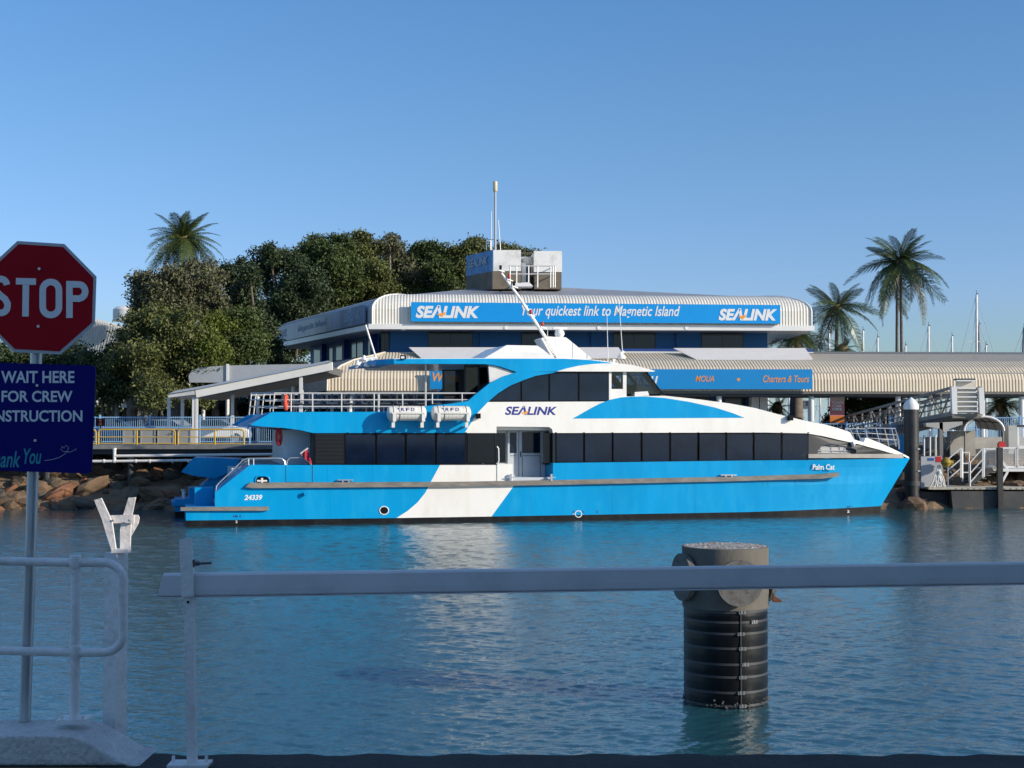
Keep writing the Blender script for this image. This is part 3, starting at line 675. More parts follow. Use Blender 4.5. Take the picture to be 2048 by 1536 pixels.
for i, (x0, x1) in enumerate(((1112,1167),(1169,1224),(1226,1282),(1284,1339),(1341,1395),(1398,1451),(1453,1506),(1508,1562),(1564,1617))):
    rpane(x0,866.8+(.7 if i == 8 else 0),x1,925-i*.6)
b = MB(); rpane(934,867,990,927, m=mat('deep_black', (.003,.003,.004), .25))
b = MB()
for k in range(22): 
    y = 868.5+k*2.7; b.prism(L([(631,y),(688,y),(688,y+1.2),(631,y+1.2)]), -.01, .05)
lo = b.build('louvre', mat('louvre_black', (.012,.012,.014), .5), fer)
b = MB(); b.prism(L([(626,866),(632,866),(632,929),(626,929)]), -.008, .05); b.prism(L([(688,866),(691,866),(691,929),(688,929)]), -.008, .05); b.build('louvre_frame', WFRAME, fer)
b = MB()
for x in (695,751.5,811,872,932,1112,1168,1225,1283,1340,1396.5,1452,1507,1563,1617): b.prism(L([(x-1.2,864.5),(x+1.2,864.5),(x+1.2,866.5),(x-1.2,866.5)]), -.03, .0)
b.build('gutter_clip', WFRAME, fer)
# rounded door recess contents
b = MB(); b.prism(L([(994,866),(1014,866),(1014,926),(994,926)]), .25, .3); b.build('recess_panel', MATS['deep_black'], fer)
b = MB(); b.prism(L([(1087,866),(1105,866),(1105,926),(1087,926)],.3), .3, .35); b.build('recess_panel', MATS['deep_black'], fer)
b = MB(); b.prism(L([(994,928),(1025,928),(1025,962),(1020,963),(994,963)]), -.03, 1.2); b.build('recess_locker', FWHITE, fer)
D = 1.25
dr = MB(); dr.prism(L([(1015,862),(1090,862),(1090,958),(1015,958)],D), D-.04, D+.02); dro = dr.build('boarding_door', GREYW, fer)
for bx in ((1020,865,1033,906),(1044,864,1080,906)):
    q = MB(); q.prism(L([(bx[0],bx[1]),(bx[2],bx[1]),(bx[2],bx[3]),(bx[0],bx[3])],D-.04), D-.055, D-.04); q.build('door_pane', GLASSD, dro)
q = MB()
for bx in ((1037,862,1038,957),(1044,911,1080,912),(1044,953,1080,954),(1080,911,1081,954),(1044,911,1045,954),(1020,911,1033,912)):
    q.prism(L([(bx[0],bx[1]),(bx[2],bx[1]),(bx[2],bx[3]),(bx[0],bx[3])],D-.04), D-.046, D-.04)
q.build('door_groove', DGREY, dro)
q = MB(); q.prism(L([(1040.5,903),(1042,903),(1042,914),(1040.5,914)],D-.04), D-.08, D-.04); q.build('handle', WFRAME, dro)
q = MB(True); q.tube([FF.at(994,893,-.05),FF.at(997,897,-.05),FF.at(997.5,922,-.05),FF.at(995,928,-.05)], .03, 8); q.build('grab_rail', WHITE, fer)
q = MB(); q.prism(L([(1041,852.5),(1072,852.5),(1072,854),(1041,854)],.3), .3, .6); q.build('recess_lamp', WHITE, fer)
for x in (1021,1102):
    q = MB(); q.prism(L([(x-2,948),(x+2,948),(x+2,962),(x-2,962)],-.1), -.2, -.1); q.prism(L([(x-9,954),(x+9,954),(x+9,955.5),(x-9,955.5)],-.1), -.18, -.14); q.build('cruciform_bollard', ALU, fer)
for x, y in ((691,959),(1457,949)):
    q = MB(); q.prism(L([(x-16,y),(x+16,y),(x+16,y+2),(x-16,y+2)],-.1), -.14, -.06)
    for d_ in (-7,5): q.prism(L([(x+d_,y+2),(x+d_+3,y+2),(x+d_+3,y+6),(x+d_,y+6)],-.1), -.13, -.07)
    q.build('cleat', ALU, fer)
seatm = mat('seat_navy', (.02,.025,.05), .8)
sb_ = MB(); sb_.prism([(0,0),(.16,0),(.12,1.15),(.02,1.2),(-.06,1.1)], 0, .5); sb_.prism([(.0,.3),(-.5,.32),(-.5,.42),(.0,.42)], 0, .5)
z_ = f(1300,932)[1]-.25; c_ = None
for k in range(33):
    s_ = f(700,900)[0]+.62*k if k < 9 else f(1118,900)[0]+.95*(k-9)*.5
    if c_ is None: c_ = sb_.build('cabin_seat', seatm, fer); c2_ = c_
    else: c2_ = c_.copy(); COL.objects.link(c2_); c2_.parent = fer
    c2_.location = (s_, .55, z_+random.uniform(-.03,.03))
# fairlead, outlets
b = MB(); ar = [(511,966),(511,957),(514,953),(519,951.5),(530,951.5),(536,954),(539,958),(539,966)]; b.prism(L(ar), -.012, .0); o = b.build('fairlead', WFRAME, fer)
q = MB(True); q.tube([FF.at(x,y,-.02) for x,y in ar], .035, 6); q.build('fairlead_rim', FBLUE, o)
q = MB(); q.prism(L([(522,956),(526,956),(526,966),(522,966)],-.03), -.1, -.02); q.prism(L([(514,960),(534,960),(534,963),(514,963)],-.03), -.09, -.03); q.build('cross_bitt', WHITE, o)
b = MB(True); b.tube([FF.at(612,987,0), FF.at(612,987,-.22)], .06, 10, r2=.10); b.build('outlet_pipe', FBLUE, fer)
b = MB(True); b.tube([FF.at(x,y,-.01) for x,y in arc(768,1021,9,8,0,360,20)[:-1]], .025, 6, closed=True); b.build('exhaust_rim', FWHITE, fer)
b = MB(); b.prism(L(arc(768,1021,9,8,0,360,20)[:-1]), -.008, .0); b.build('exhaust_outlet', MATS['deep_black'], fer)
# door in the bulwark
q = MB()
for bx in ((571,929,572,964),(624,929,625.5,964),(571,964,625,965)): q.prism(L([(bx[0],bx[1]),(bx[2],bx[1]),(bx[2],bx[3]),(bx[0],bx[3])]), -.006, 0)
q.build('bulwark_gate_gap', mat('gap_dark_blue', (.003,.05,.10), .6), fer)  # dark blue strips draw the gap lines of the gate
b = MB(True)
b.tube([FF.at(x,y,.12) for x,y in [(432,984),(433,972),(440,964),(470,936),(485,921),(495,917),(550,916.5),(563,917),(569,922),(570,930)]], .03, 8)
b.tube([FF.at(x,y,.12) for x,y in [(573,930),(574,922),(580,916),(612,915),(620,918),(623,930)]], .03, 8)
b.tube([FF.at(x,y,.5) for x,y in [(437,979),(444,968),(474,940),(490,924),(499,920)]], .025, 8)
for x,y0,y1 in ((497,917,930),(507,917,930)): b.tube([FF.at(x,y0,.12),FF.at(x,y1,.12)], .028, 6)
b.build('stern_handrail', ALU, fer)
# lifebuoys
def ring(F_, px, py, t_, r1, parent, name, m, ang=0):
    b = MB(True); c = F_.at(px,py,t_); b.tube([c+Vector((r1*math.cos(a)*math.cos(ang), r1*math.cos(a)*math.sin(ang), r1*math.sin(a))) for a in [2*math.pi*k/20 for k in range(20)]], r1*.26, 8, closed=True)
    return b.build(name, m, parent)
LB = mat('lifebuoy_red', (.42,.03,.035), .5)
lbt = thing('lifebuoy', 'dark red lifebuoy hanging in the open stern bay of the ferry', 'lifebuoy', FF.w(*FF.at(558,890,1.0)), FF.a)
q = MB(True); c = FF.w(*FF.at(558,873,1.0))
F3 = Frame(c.x, c.y, FF.a+R(60))
q = MB(True); q.tube([F3.w(.20*math.cos(a), 0, c.z+.34*math.sin(a)) for a in [2*math.pi*k/22 for k in range(22)]], .08, 8, closed=True); q.build('ring', LB, lbt)
c = FF.w(*FF.at(572,805,.1)); lb2 = thing('lifebuoy', 'orange-red lifebuoy strapped to the upper aft deck rail', 'lifebuoy', c, FF.a)
F3 = Frame(c.x, c.y, FF.a+R(75)); q = MB(True); q.tube([F3.w(.24*math.cos(a), 0, c.z+.28*math.sin(a)) for a in [2*math.pi*k/22 for k in range(22)]], .08, 8, closed=True); q.build('ring', mat('lifebuoy_orange', (.70,.09,.04), .5), lb2)
# red ensign at the bulwark
c = FF.w(*FF.at(622,930,.05)); fl = thing('ensign', 'dark red ensign drooping from a short staff at the bulwark gate', 'flag', c, FF.a)
q = MB(); q.tube([FF.w(*FF.at(623,929,.05)), FF.w(*FF.at(600,906,.0))], .02, 6); q.tube([FF.w(*FF.at(601,907,.0)), FF.w(*FF.at(616,896,-.05))], .035, 6); q.build('staff', WHITE, fl)
q = MB(True); gx = []
for i in range(7):
    u_ = i/6; a1 = Vector((602+13*u_, 908-10*u_, 0)); a2 = Vector((613+11*u_, 922+6*u_-3*math.sin(u_*7), 0)); gx.append([FF.w(*FF.at(a1.x+(a2.x-a1.x)*k/5, a1.y+(a2.y-a1.y)*k/5, -.04+.05*math.sin(k*1.4+i*1.3))) for k in range(6)])
q.grid(gx); q.build('cloth', mat('ensign_red', (.30,.01,.03), .7, var=.2), fl, recalc=False)
# ---- upper cabin and roof
b = MB(); b.prism(L([(960,803.5),(977,766),(1032,744.5),(1118,743),(1218,742),(1218,803.5)],.08), .08, 9.1); b.build('upper_cabin', CH, fer)
def arcY(x):   # lower edge of the blue arch
    pts = [(976,804),(997,786),(1021,771),(1045,761),(1071,751.7),(1118,744),(1230,743)]
    for (a,c),(d,e) in zip(pts, pts[1:]):
        if a <= x <= d: return c+(e-c)*(x-a)/(d-a)
    return 744
def apane(x0,x1):
    n = 6; xs = [x0+(x1-x0)*i/n for i in range(n+1)]
    pts = [(x,arcY(x)+1) for x in xs]+[(x1,802),(x0,802)]
    b = MB(); b.prism(L(pts,.03), .03, .08); fo = b.build('upper_window', WFRAME, fer)
    xs = [x0+1+(x1-x0-2)*i/n for i in range(n+1)]; pts = [(x,arcY(x)+2) for x in xs]+[(x1-1,801),(x0+1,801)]
    b = MB(); b.prism(L(pts,.03), .024, .03); b.build('pane', GLASSD, fo)
for x0,x1 in ((978,1041),(1043,1097),(1099,1156),(1158,1217)): apane(x0,x1)
b = MB(); b.prism(L([(1040.5,1000),(1042,1000),(1042,1001),(1040,1001)]),-.001,0) if False else None
# wheelhouse
b = MB(); b.prism(L([(1218,743),(1223,743),(1223,803),(1218,803)]), 0, .3); b.prism(L([(1246,743),(1253,743),(1253,796),(1246,796)],.1), .1, .4)
b.prism(L([(1223,778),(1246,778),(1246,800),(1223,801)],.1), .1, .2); b.build('wheelhouse_frame', WHITE, fer)
GT = glass('wheelhouse_glass', (.45,.52,.58), 0)
b = MB(); b.prism(L([(1223,744),(1246,744),(1246,778),(1223,778)],.15), .14, .15); b.build('wheelhouse_pane', GT, fer)
b = MB(); b.prism(L([(1253,744),(1290,744),(1322,788),(1253,788)],.15), .14, .15); b.build('wheelhouse_pane', GT, fer)
b = MB(); b.prism(L([(1253,744),(1290,744),(1322,788),(1253,788)],8.6), 8.6, 8.61); b.build('wheelhouse_pane', GT, fer)
b = MB(); wl = [FF.at(1290,744,.2), FF.at(1322,788,.2)]
b.poly3([wl[0],wl[1],wl[1]+Vector((.12,0,0)),wl[0]+Vector((.12,0,0))], [p+Vector((0,.25,0)) for p in [wl[0],wl[1],wl[1]+Vector((.12,0,0)),wl[0]+Vector((.12,0,0))]])
b.build('windscreen_frame', WFRAME, fer)
for t_ in (.15,2.2,4.4,6.6,8.5): b = MB(); b.bar(FF.at(1286,744,.2)*1+Vector((0,t_,0)), FF.at(1322,790,.2)+Vector((0,t_,0)), .10, .12); b.build('windscreen_frame', WFRAME, fer)
b = MB(); b.bar(FF.at(1222,746,.3)+Vector((0,.6,0)), FF.at(1247,776,.3)+Vector((0,.6,0)), .08, .2)
b.build('windscreen_frame', WFRAME, fer)
b = MB(); b.prism(L([(1253,783),(1322,789),(1330,792),(1253,792)],.5), .5, 8.6); b.prism(L([(1262,770),(1280,774),(1300,786),(1262,788)],3), 2.2, 6.6); b.build('dash', DGREY, fer)
b = MB(); b.prism(L([(1270,784),(1296,782.5),(1299,791),(1270,793)],.0), .02, .8); b.build('wing_locker', WHITE, fer)
b = MB(True)
for t_ in (.5,2.8): b.tube([FF.at(1318,788,0)+Vector((0,t_,.05)), FF.at(1290,765,0)+Vector((0,t_,.1))], .015, 6)
b.build('wiper', WFRAME, fer)
# roof
b = MB()
b.prism(L([(788,717.8),(967,717.2),(1129,717.5),(1180,720),(1226,726),(1204,727),(1180,728.5),(1154,732),(1130,737.5),(1112,743),(1034,744.3),(1015,738),(1000,733),(985,729.8),(967,728),(788,727.5)]), 0, .5, 0)
vis = [(1112,743),(1130,737.5),(1154,732),(1180,728.5),(1204,727),(1240,727.5),(1262,730),(1285,735.5),(1308,742),(1306,743.6)]
b.prism(L(vis), -.15, 9.4, 1)
b.prism(L([(778,719),(790,717),(967,716.2),(1129,716.5),(1180,718.5),(1235,725.5),(1235,728),(1034,742),(985,728),(788,726.5)],.5), .5, 8.9, 1)
b.build('roof', [FBLUE, FWHITE], fer)
b = MB(); cols = [(788,717.6,0,727.6),(770,718.2,.25,728),(752,719.5,.7,729),(736,722,1.4,730),(724,726,2.4,731.5)]
b.strip([FF.at(x,y,t_) for x,y,t_,_ in cols],[FF.at(x,y2,t_) for x,_,t_,y2 in cols], 4.5); b.build('roof_tail', FBLUE, fer)
b = MB(); b.prism(L([(1105,718.5),(1160,719.5),(1225,726.5),(1240,727.3),(1205,723),(1170,717),(1110,716)],.6), .6, 8.4); b.build('roof_crown', FWHITE, fer)
# aft end of the upper cabin
b = MB(); b.prism(L([(977,730.7),(985,731),(1000,735),(1015,740),(1029,745.5),(1005,753),(979.5,768)],.12), .12, .3); b.build('cabin_end_cheek', mat('cheek_white', (.66,.65,.62), .5), fer)
b = MB()
for x in (929,956,975): b.prism(L([(x,729),(x+3,729),(x+3,803),(x,803)],1.2), 1.2, 1.3)
b.prism(L([(885,739),(931,739),(931,742),(885,742)],2.2), 2.2, 2.28); b.prism(L([(885,739),(889,739),(889,803),(885,803)],2.2), 2.2, 2.28); b.prism(L([(918,739),(931,739),(931,800),(918,800)],2.2), 2.2, 2.3)
b.build('aft_door_frame', DGREY, fer)
b = MB(); b.prism(L([(932,735),(975,735),(975,800),(932,800)],1.22), 1.22, 1.24); b.prism(L([(889,742),(918,742),(918,800),(889,800)],2.22), 2.22, 2.24); b.build('aft_glass', glass('aft_tinted_glass', (.16,.17,.2), 0), fer)
b = MB(); b.prism(L([(930,730),(980,730),(980,803),(930,803)],7.5), 7.5, 7.6); b.build('far_cabin_wall', DGREY, fer)
# pod and mast
b = MB(); pod = L([(966,717),(1000,699),(1016.5,689.5),(1078,690.5),(1093,701),(1106,717)],2.2)
A = [Vector((x,2.4,z)) for x,z in pod]; B = [Vector((x,6.8,z)) for x,z in pod]; C0 = sum(A,Vector())/len(A)
A2 = [Vector((p.x+(C0.x-p.x)*.0, 2.0 if p.z < 12 and abs(p.z-A[0].z) < .2 else 2.5, p.z)) for p in A]
b.poly3(A2,B); b.build('roof_pod', FWHITE, fer)
b = MB(); fin = FF.pl([(1087.5,676),(1095,673),(1132,674.7),(1150,689),(1184,717.5),(1116,717),(1104,704)],3.6); b.prism(fin, 3.6, 5.4); b.build('mast_fin', FWHITE, fer)
b = MB(True); tm = 3.5
b.tube([FF.at(1094,680,tm),FF.at(1040,597,tm),FF.at(1003,546,tm)], .085, 10, r2=.05); mo = b.build('mast', WHITE, fer)
b = MB(); 
for dx in (-2,7): b.bar(FF.at(1086+dx,676,tm-.05), FF.at(1109+dx,717,tm-.05), .09, .09)
for k in range(7): b.bar(FF.at(1086+k*3.3,678+k*5.6,tm-.08), FF.at(1093+k*3.3,676+k*5.6,tm-.08), .03, .03)
b.build('mast_foot', WHITE, fer)
for (x,y,m_) in ((1001,535,WFRAME),(1018,553,LB),(1028,567,WFRAME),(1062,624,LB),(1085,648,LB)):
    q = MB(True); q.lathe([(.05,-.1),(.065,-.08),(.065,.08),(.045,.11),(0,.11)], FF.at(x,y,tm-.1), 10); q.build('navigation_lamp', m_, mo)
    q = MB(); q.bar(FF.at(x-4,y+5,tm-.1), FF.at(x+8,y+9,tm), .05, .04); q.build('lamp_bracket', WHITE, mo)
q = MB(True); q.lathe([(0,-.2),(.17,-.17),(.25,0),(.22,.12),(.12,.22),(0,.25)], FF.at(1119,668,3.9), 16); q.build('radar_dome', WHITE, fer)
q = MB(True); q.tube([FF.at(1106,657,3.9),FF.at(1134,657,3.9)], .075, 10); q.tube([FF.at(1115,661,4.2),FF.at(1115,673,4.2)], .06, 8); q.build('radar_bar', WHITE, fer)
b = MB(True)
for x,y0,x1_,y1_ in ((1095,657,1095,675),(1112,655,1112,690),(1214,631,1216,722),(1238,606,1246,718),(998,722,998,700)): b.tube([FF.at(x1_,y1_,2.5),FF.at(x,y0,2.5)], .022, 6, r2=.012)
b.build('whip_aerial', WHITE, fer)
q = MB(True); q.lathe([(0,-.1),(.2,-.08),(.2,.02),(.1,.12),(0,.16)], FF.at(1243,714,2.5), 12); q.tube([FF.at(1240,707,2.4),FF.at(1248,703,2.4)], .07, 8); q.build('searchlight', WHITE, fer)
q = MB(); q.prism(L([(1226,718),(1231,718),(1231,724),(1226,724)],1), 1, 1.2); q.build('roof_vent', WHITE, fer)
q = MB(True); q.tube([FF.at(731,650,2.2),FF.at(752,717,2.2)], .045, 6); q.build('flagstaff', STEELRAIL, fer)
q = MB(True)
for (a,c) in (((715,722),(752,716)),((728,714),(735,728)),((740,716),(748,727)),((722,722),(712,736)),((744,722),(735,732))): q.tube([FF.at(*a,1.6),FF.at(*c,1.6)], .07, 6)
for (x,y) in ((715,727),(728,716),(733,729),(745,727)): q.lathe([(.03,-.12),(.13,-.08),(.05,.12)], FF.at(x,y,1.5), 8)
q.build('loudspeaker_cluster', WHITE, fer)
q = MB(); 
for bx in ((800,710.5,812,712),(800,717,812,718.5),(800,710.5,801.5,718.5),(810.5,710.5,812,718.5)): q.prism(L([(bx[0],bx[1]),(bx[2],bx[1]),(bx[2],bx[3]),(bx[0],bx[3])],-.05), -.12, -.05)
q.build('floodlight_frame', WFRAME, fer)
q = MB(); q.prism(L([(801.5,712),(810.5,712),(810.5,717),(801.5,717)],-.05), -.08, -.05); q.build('floodlight', WHITE, fer)
for x,y in ((956,831),(1580,835)):
    q = MB(); q.prism(L([(x-4,y-4),(x+4,y-4),(x+4,y+6),(x-4,y+6)],-.1), -.25, -.02); q.build('deck_lamp', WFRAME, fer)
# upper deck rails
b = MB(True); TR = .18
for y in (786.4,799.5,813): b.tube([FF.at(502+(y-786)*.05,y,2.6),FF.at(512,y,1.2),FF.at(549,y,TR),FF.at(748,y,TR),FF.at(957 if y < 790 else (942 if y < 800 else 853),y,TR)], .028 if y > 790 else .034, 6)
for x in (549,582,625,683,748,805,864.5,924): b.tube([FF.at(x,786,TR),FF.at(x-(3 if x < 560 else 0),823 if x < 860 else (808 if x < 900 else 803),TR)], .03, 6)
for x in (527,511,502): b.tube([FF.at(x+1,786.4,TR+(549-x)*.05),FF.at(x-4,830,TR+(549-x)*.05)], .03, 6)
b.build('upper_deck_rail', STEELRAIL, fer)
b = MB(True)
for y in (786,799,813): b.tube([FF.at(530,y+3,8.8),FF.at(950,y+3,8.8)], .028, 6)
for x in range(540,950,42): b.tube([FF.at(x,789,8.8),FF.at(x,830,8.8)], .028, 6)
b.tube([FF.at(502,790,2.6),FF.at(530,790,8.8)], .03, 6); b.tube([FF.at(502,813,2.6),FF.at(530,815,8.8)], .03, 6)
b.build('far_deck_rail', STEELRAIL, fer)
b = MB(True)
for x in (757,851): b.tube([FF.at(x,728 if x > 800 else 788,1.3),FF.at(x,824,1.3)], .045, 6)
b.build('stanchion', STEELRAIL, fer)
# deck seats behind the rail
seat = MB(); seat.box((0,0,.40),(.5,.5,.46)); seat.box((-.02,0,.46),(.05,.5,.95)); seat.box((.2,.2,0),(.26,.26,.4))
so = None
zd = FF.at(800,823,.2).z+.0
for k in range(9):
    for t_ in (1.6,3.2,6.0):
        x = 590+k*36
        if so is None: so = seat.build('deck_seat', mat('seat_dark', (.04,.05,.07), .6), fer)
        else: c = so.copy(); COL.objects.link(c); c.parent = fer; so_ = c
        tgt = so if (k == 0 and t_ == 1.6) else so_
        tgt.location = (f(x,823)[0], t_, zd-.05)
# life rafts
for i, (x0, x1) in enumerate(((773,853),(862,942))):
    c0 = FF.at(x0+1,826.5,-.55); c1 = FF.at(x1-1,826.5,-.55); d_ = c1.x-c0.x; cz = c0.z
    rt = thing('life_raft', ('white life raft canister on the ferry side, nearer the stern', 'white life raft canister on the ferry side, nearer the white panels')[i], 'life raft', FF.w((c0.x+c1.x)/2, -.55, cz-.4), FF.a, 'life rafts on the ferry side')
    q = MB(True); prof = [(0,0),(.18,.01),(.29,.07),(.325,.2)]
    for j in range(1,8): prof += [(.325,.2+(d_-.4)*j/8-.01),(.312,.2+(d_-.4)*j/8),(.325,.2+(d_-.4)*j/8+.01)]
    prof += [(.325,d_-.2),(.29,d_-.07),(.18,d_-.01),(0,d_)]
    nseg = 24; vs = []
    for r_, a_ in prof:
        for k in range(nseg): an = 2*math.pi*k/nseg; vs.append(Vector((c0.x+a_, -.55+r_*math.cos(an), cz+r_*math.sin(an))))
    q.add(vs, [(a_*nseg+k, a_*nseg+(k+1)%nseg, (a_+1)*nseg+(k+1)%nseg, (a_+1)*nseg+k) for a_ in range(len(prof)-1) for k in range(nseg)])
    q.build('canister', mat('raft_white', (.78,.75,.68), .35, var=.05, dirt=(.5,.45,.38), dscale=3, damt=.3), rt, M=FF.M)
    for fx in (.16,.9):
        q = MB(); s_ = c0.x+d_*fx-.08
        q.box((s_,-.62,cz-.62),(s_+.14,-.56,cz+.02)); q.box((s_,-.95,cz-.36),(s_+.14,-.01,cz-.30)); q.box((s_,-.93,cz-.36),(s_+.14,-.88,cz+.02)); q.box((s_,-.6,cz-.62),(s_+.14,-.0,cz-.56)); q.build('cradle', mat('cradle_white', (.70,.69,.66), .4), rt, M=FF.M)
    q = MB(); q.box((c0.x+.15,-.93,cz-.02),(c1.x-.15,-.90,cz+.04)); q.build('cradle_bar', MATS['cradle_white'], rt, M=FF.M)
    q = MB(True)
    for fx in (.14,.30,.86): q.lathe([(.329,0),(.333,0),(.333,.03),(.329,.03)], (0,0,0), 24) if False else q.tube([Vector((c0.x+d_*fx, -.55+.333*math.cos(a), cz+.333*math.sin(a))) for a in [2*math.pi*k/24 for k in range(24)]], .012, 5, closed=True)
    q.tube([Vector((c0.x+d_*.15,-.5,cz+.33)),Vector((c0.x+d_*.2,-.45,cz+.5)),Vector((c0.x+d_*.32,-.5,cz+.33))], .012, 5)
    q.build('lashing', DGREY, rt, M=FF.M)
    xm = (x0+x1)/2
    for j, ch in enumerate('RFD'): ftext(ch, rt, NAVY, FF, (xm-11+j*10,815.5,xm-4+j*10,822), -.873, bold=.02, depth=.004, name='letter', M=FF.M)
    q = MB(); q.prism(FF.pl([(xm-14,813.5),(xm+18,813.5),(xm+18,824),(xm-14,824)],-.868), -.870, -.84); q.build('label_plate', MATS['raft_white'], rt, M=FF.M)
# lettering on the ferry
ftext('SE\u039bLINK', fer, NAVY, FF, (1010,812.5,1114,830), 0, shear=.22, bold=.03, depth=.006, name='name_lettering')
wings(FF, fer, ORANGE, (1041,822,1058,829.5), -.002)
ftext('24339', fer, FWHITE, FF, (488.5,989.5,524.5,1000.5), 0, shear=.22, bold=.028, depth=.006, name='number_lettering')
ftext('Palm Cat', fer, FWHITE, FF, (1625,928.5,1669,939.5), .02, shear=.1, bold=.015, depth=.012, name='vessel_name')
for st, bx, m_ in (('1M 4',(466.5,1030,482,1035),NAVY),('2',(471,1041,475,1046),FWHITE),('2',(1694,1020.5,1699,1025.5),FWHITE),('1M',(1693,1030,1701,1036),FWHITE),('1M 2',(1695,1011.5,1706,1014.5),NAVY),('S',(1193,1021,1196,1026),NAVY)):
    t_ = -.002 if bx[0] < 1500 else tb((bx[0]-1500)/290, False)*1.08-.03
    if bx[1] > 1019 and bx[0] > 1500: t_ += .02
    ftext(st, fer, m_, FF, bx, t_, bold=.02, depth=.006, name='draft_mark')
q = MB()
stroke(q, FF, arc(1157,1028,6.5,6.5,0,360,24)[:-1], 1.5, 0, .006, True); stroke(q, FF, [(1146,1028),(1150.5,1028)], 1.2, 0, .006); q.build('load_line', FWHITE, fer)
for ch, x in (('Q',1147),('A',1166)): ftext(ch, fer, NAVY, FF, (x-2.5,1021,x+2.5,1026.5), 0, bold=.01, depth=.006, name='load_line_letter')
q = MB()
for a,c,d_ in ((600,1039,16),(553,1040.6,9),(578,1040.3,14),(1650,1017.5,14)): pass
# ================================================================== TERMINAL ACROSS THE WATER
BF = Frame(P(745,648,93).x, 93, R(3.2))
bl = BF.sz
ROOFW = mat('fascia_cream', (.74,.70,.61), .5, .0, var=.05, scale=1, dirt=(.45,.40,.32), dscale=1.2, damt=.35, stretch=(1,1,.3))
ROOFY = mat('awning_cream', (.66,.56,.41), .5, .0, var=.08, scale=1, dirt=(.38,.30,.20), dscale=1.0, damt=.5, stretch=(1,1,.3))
ROOFG = mat('roof_grey', (.34,.345,.36), .5, .2, var=.1)
BWALL = mat('blue_wall', (.012,.115,.30), .6, var=.06, scale=2)
BWALL2 = mat('blue_wall_deep', (.008,.05,.24), .6)
SIGNB = mat('board_blue', (.001,.29,.72), .4, var=.03)
BDARK = mat('window_black', (.006,.007,.010), .12)
PRINT = mat('print_white', (.78,.78,.76), .5, var=.02)
main = thing('ferry_terminal', 'blue two-storey terminal with curved cream corrugated roof edge and long blue signboards', 'building', BF.w(15,0,3.2), BF.a, world=False)
MF = BF.M.copy(); IM = (Matrix.Translation(BF.w(15,0,3.2)) @ Matrix.Rotation(BF.a,4,'Z')).inverted() @ BF.M    # frame -> thing
def bb(mb, name, m, parent=main, **k): return mb.build(name, m, parent, M=IM, **k)
# corrugated sheet: profile (t,z) swept along s, with ribs; s limits depend on t
def corr(prof, sa, sb, pitch=.20, amp=.024, ka=0., kb=0., t0=0.):
    n = int((sb-sa)/pitch*4); nr = []
    for i, (t_, z) in enumerate(prof):
        a = prof[max(i-1,0)]; c = prof[min(i+1,len(prof)-1)]; d = Vector((c[0]-a[0], c[1]-a[1])).normalized(); nr.append((-d.y, d.x) if True else 0)
    b = MB(); rows = []
    for (t_, z), (nt_, nz) in zip(prof, nr):
        A_ = sa+ka*(t_-t0); B_ = sb-kb*(t_-t0); row = []
        for k in range(n+1):
            s_ = sa+(sb-sa)*k/n; ph = (0,1,1,0)[k % 4]*amp
            s_ = min(max(s_, A_), B_)
            row.append(Vector((s_, t_+nt_*ph, z+nz*ph)))
        rows.append(row)
    b.grid(rows); return b
ze = bl(745,648)[1]; zt = bl(1100,590,2.5)[1]; H = zt-ze
sL = bl(745,648)[0]; sR = bl(1622,650)[0]
prof = [(0,ze),(0,ze+.45*H)]+[(3.0*(1-math.cos(R(a))), ze+.45*H+.55*H*math.sin(R(a))) for a in range(12,91,13)]+[(3.2,zt)]
bb(corr(prof, sL, sR, ka=.656, kb=.95), 'fascia', ROOFW)
# trims at the corners
b = MB(True)
b.tube([Vector((sL+.656*t_-.02,t_-.03,z)) for t_,z in prof], .06, 6); bb(b, 'corner_trim', WHITE)
b = MB(True); b.tube([Vector((sR-.95*t_+.02,t_-.03,z)) for t_,z in prof], .07, 6); bb(b, 'corner_trim', WHITE)
# side fascias: the building narrows to the back on both sides
vL = Vector((-.4345,1,0)); vL.normalize(); vL = (Matrix.Rotation(-BF.a,3,'Z') @ vL)
lenL = 26.0
def side_profile(p0, v, inw, length, prof, k0):
    rows = []
    for j in (0,1):
        rows.append([Vector((p0[0],0,0)) + v*(length*j + (t_*k0 if j == 0 else t_*.3)) + inw*t_ + Vector((0,0,z)) for t_,z in prof])
    return rows
inL = Vector((vL.y, -vL.x, 0))
rows = [[Vector((sL+.656*t_, t_, z)) for t_,z in prof], [Vector((sL,0,0))+vL*lenL+inL*t_+Vector((0,0,z)) for t_,z in prof]]
rows = [[rows[0][i]+(rows[1][i]-rows[0][i])*k/12 for i in range(len(prof))] for k in range(13)]
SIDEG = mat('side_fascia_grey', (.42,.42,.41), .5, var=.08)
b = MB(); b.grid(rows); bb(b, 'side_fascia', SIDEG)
vR = Vector((-vL.x, vL.y, 0)); vR = Vector((.05,1,0)).normalized(); inR = Vector((-vR.y, vR.x, 0))
rows = [[Vector((sR-.95*t_, t_, z)) for t_,z in prof], [Vector((sR,0,0))+vR*18+inR*t_+Vector((0,0,z)) for t_,z in prof]]
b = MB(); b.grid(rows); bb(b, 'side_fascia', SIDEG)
# hipped roof
bk_l = Vector((sL,0,zt))+vL*lenL+inL*3.2; bk_r = Vector((sR,0,zt))+vR*18+inR*3.2
fl_ = Vector((sL+.656*3.2,3.2,zt)); fr_ = Vector((sR-.95*3.2,3.2,zt))
apex = BF.at(1000,572,12); apex2 = BF.at(1080,573,12)
b = MB(); b.add([fl_,fr_,bk_r,bk_l,apex,apex2], [(0,1,5,4),(1,2,5),(2,3,4,5),(3,0,4)]); bb(b, 'roof', ROOFG, recalc=False)
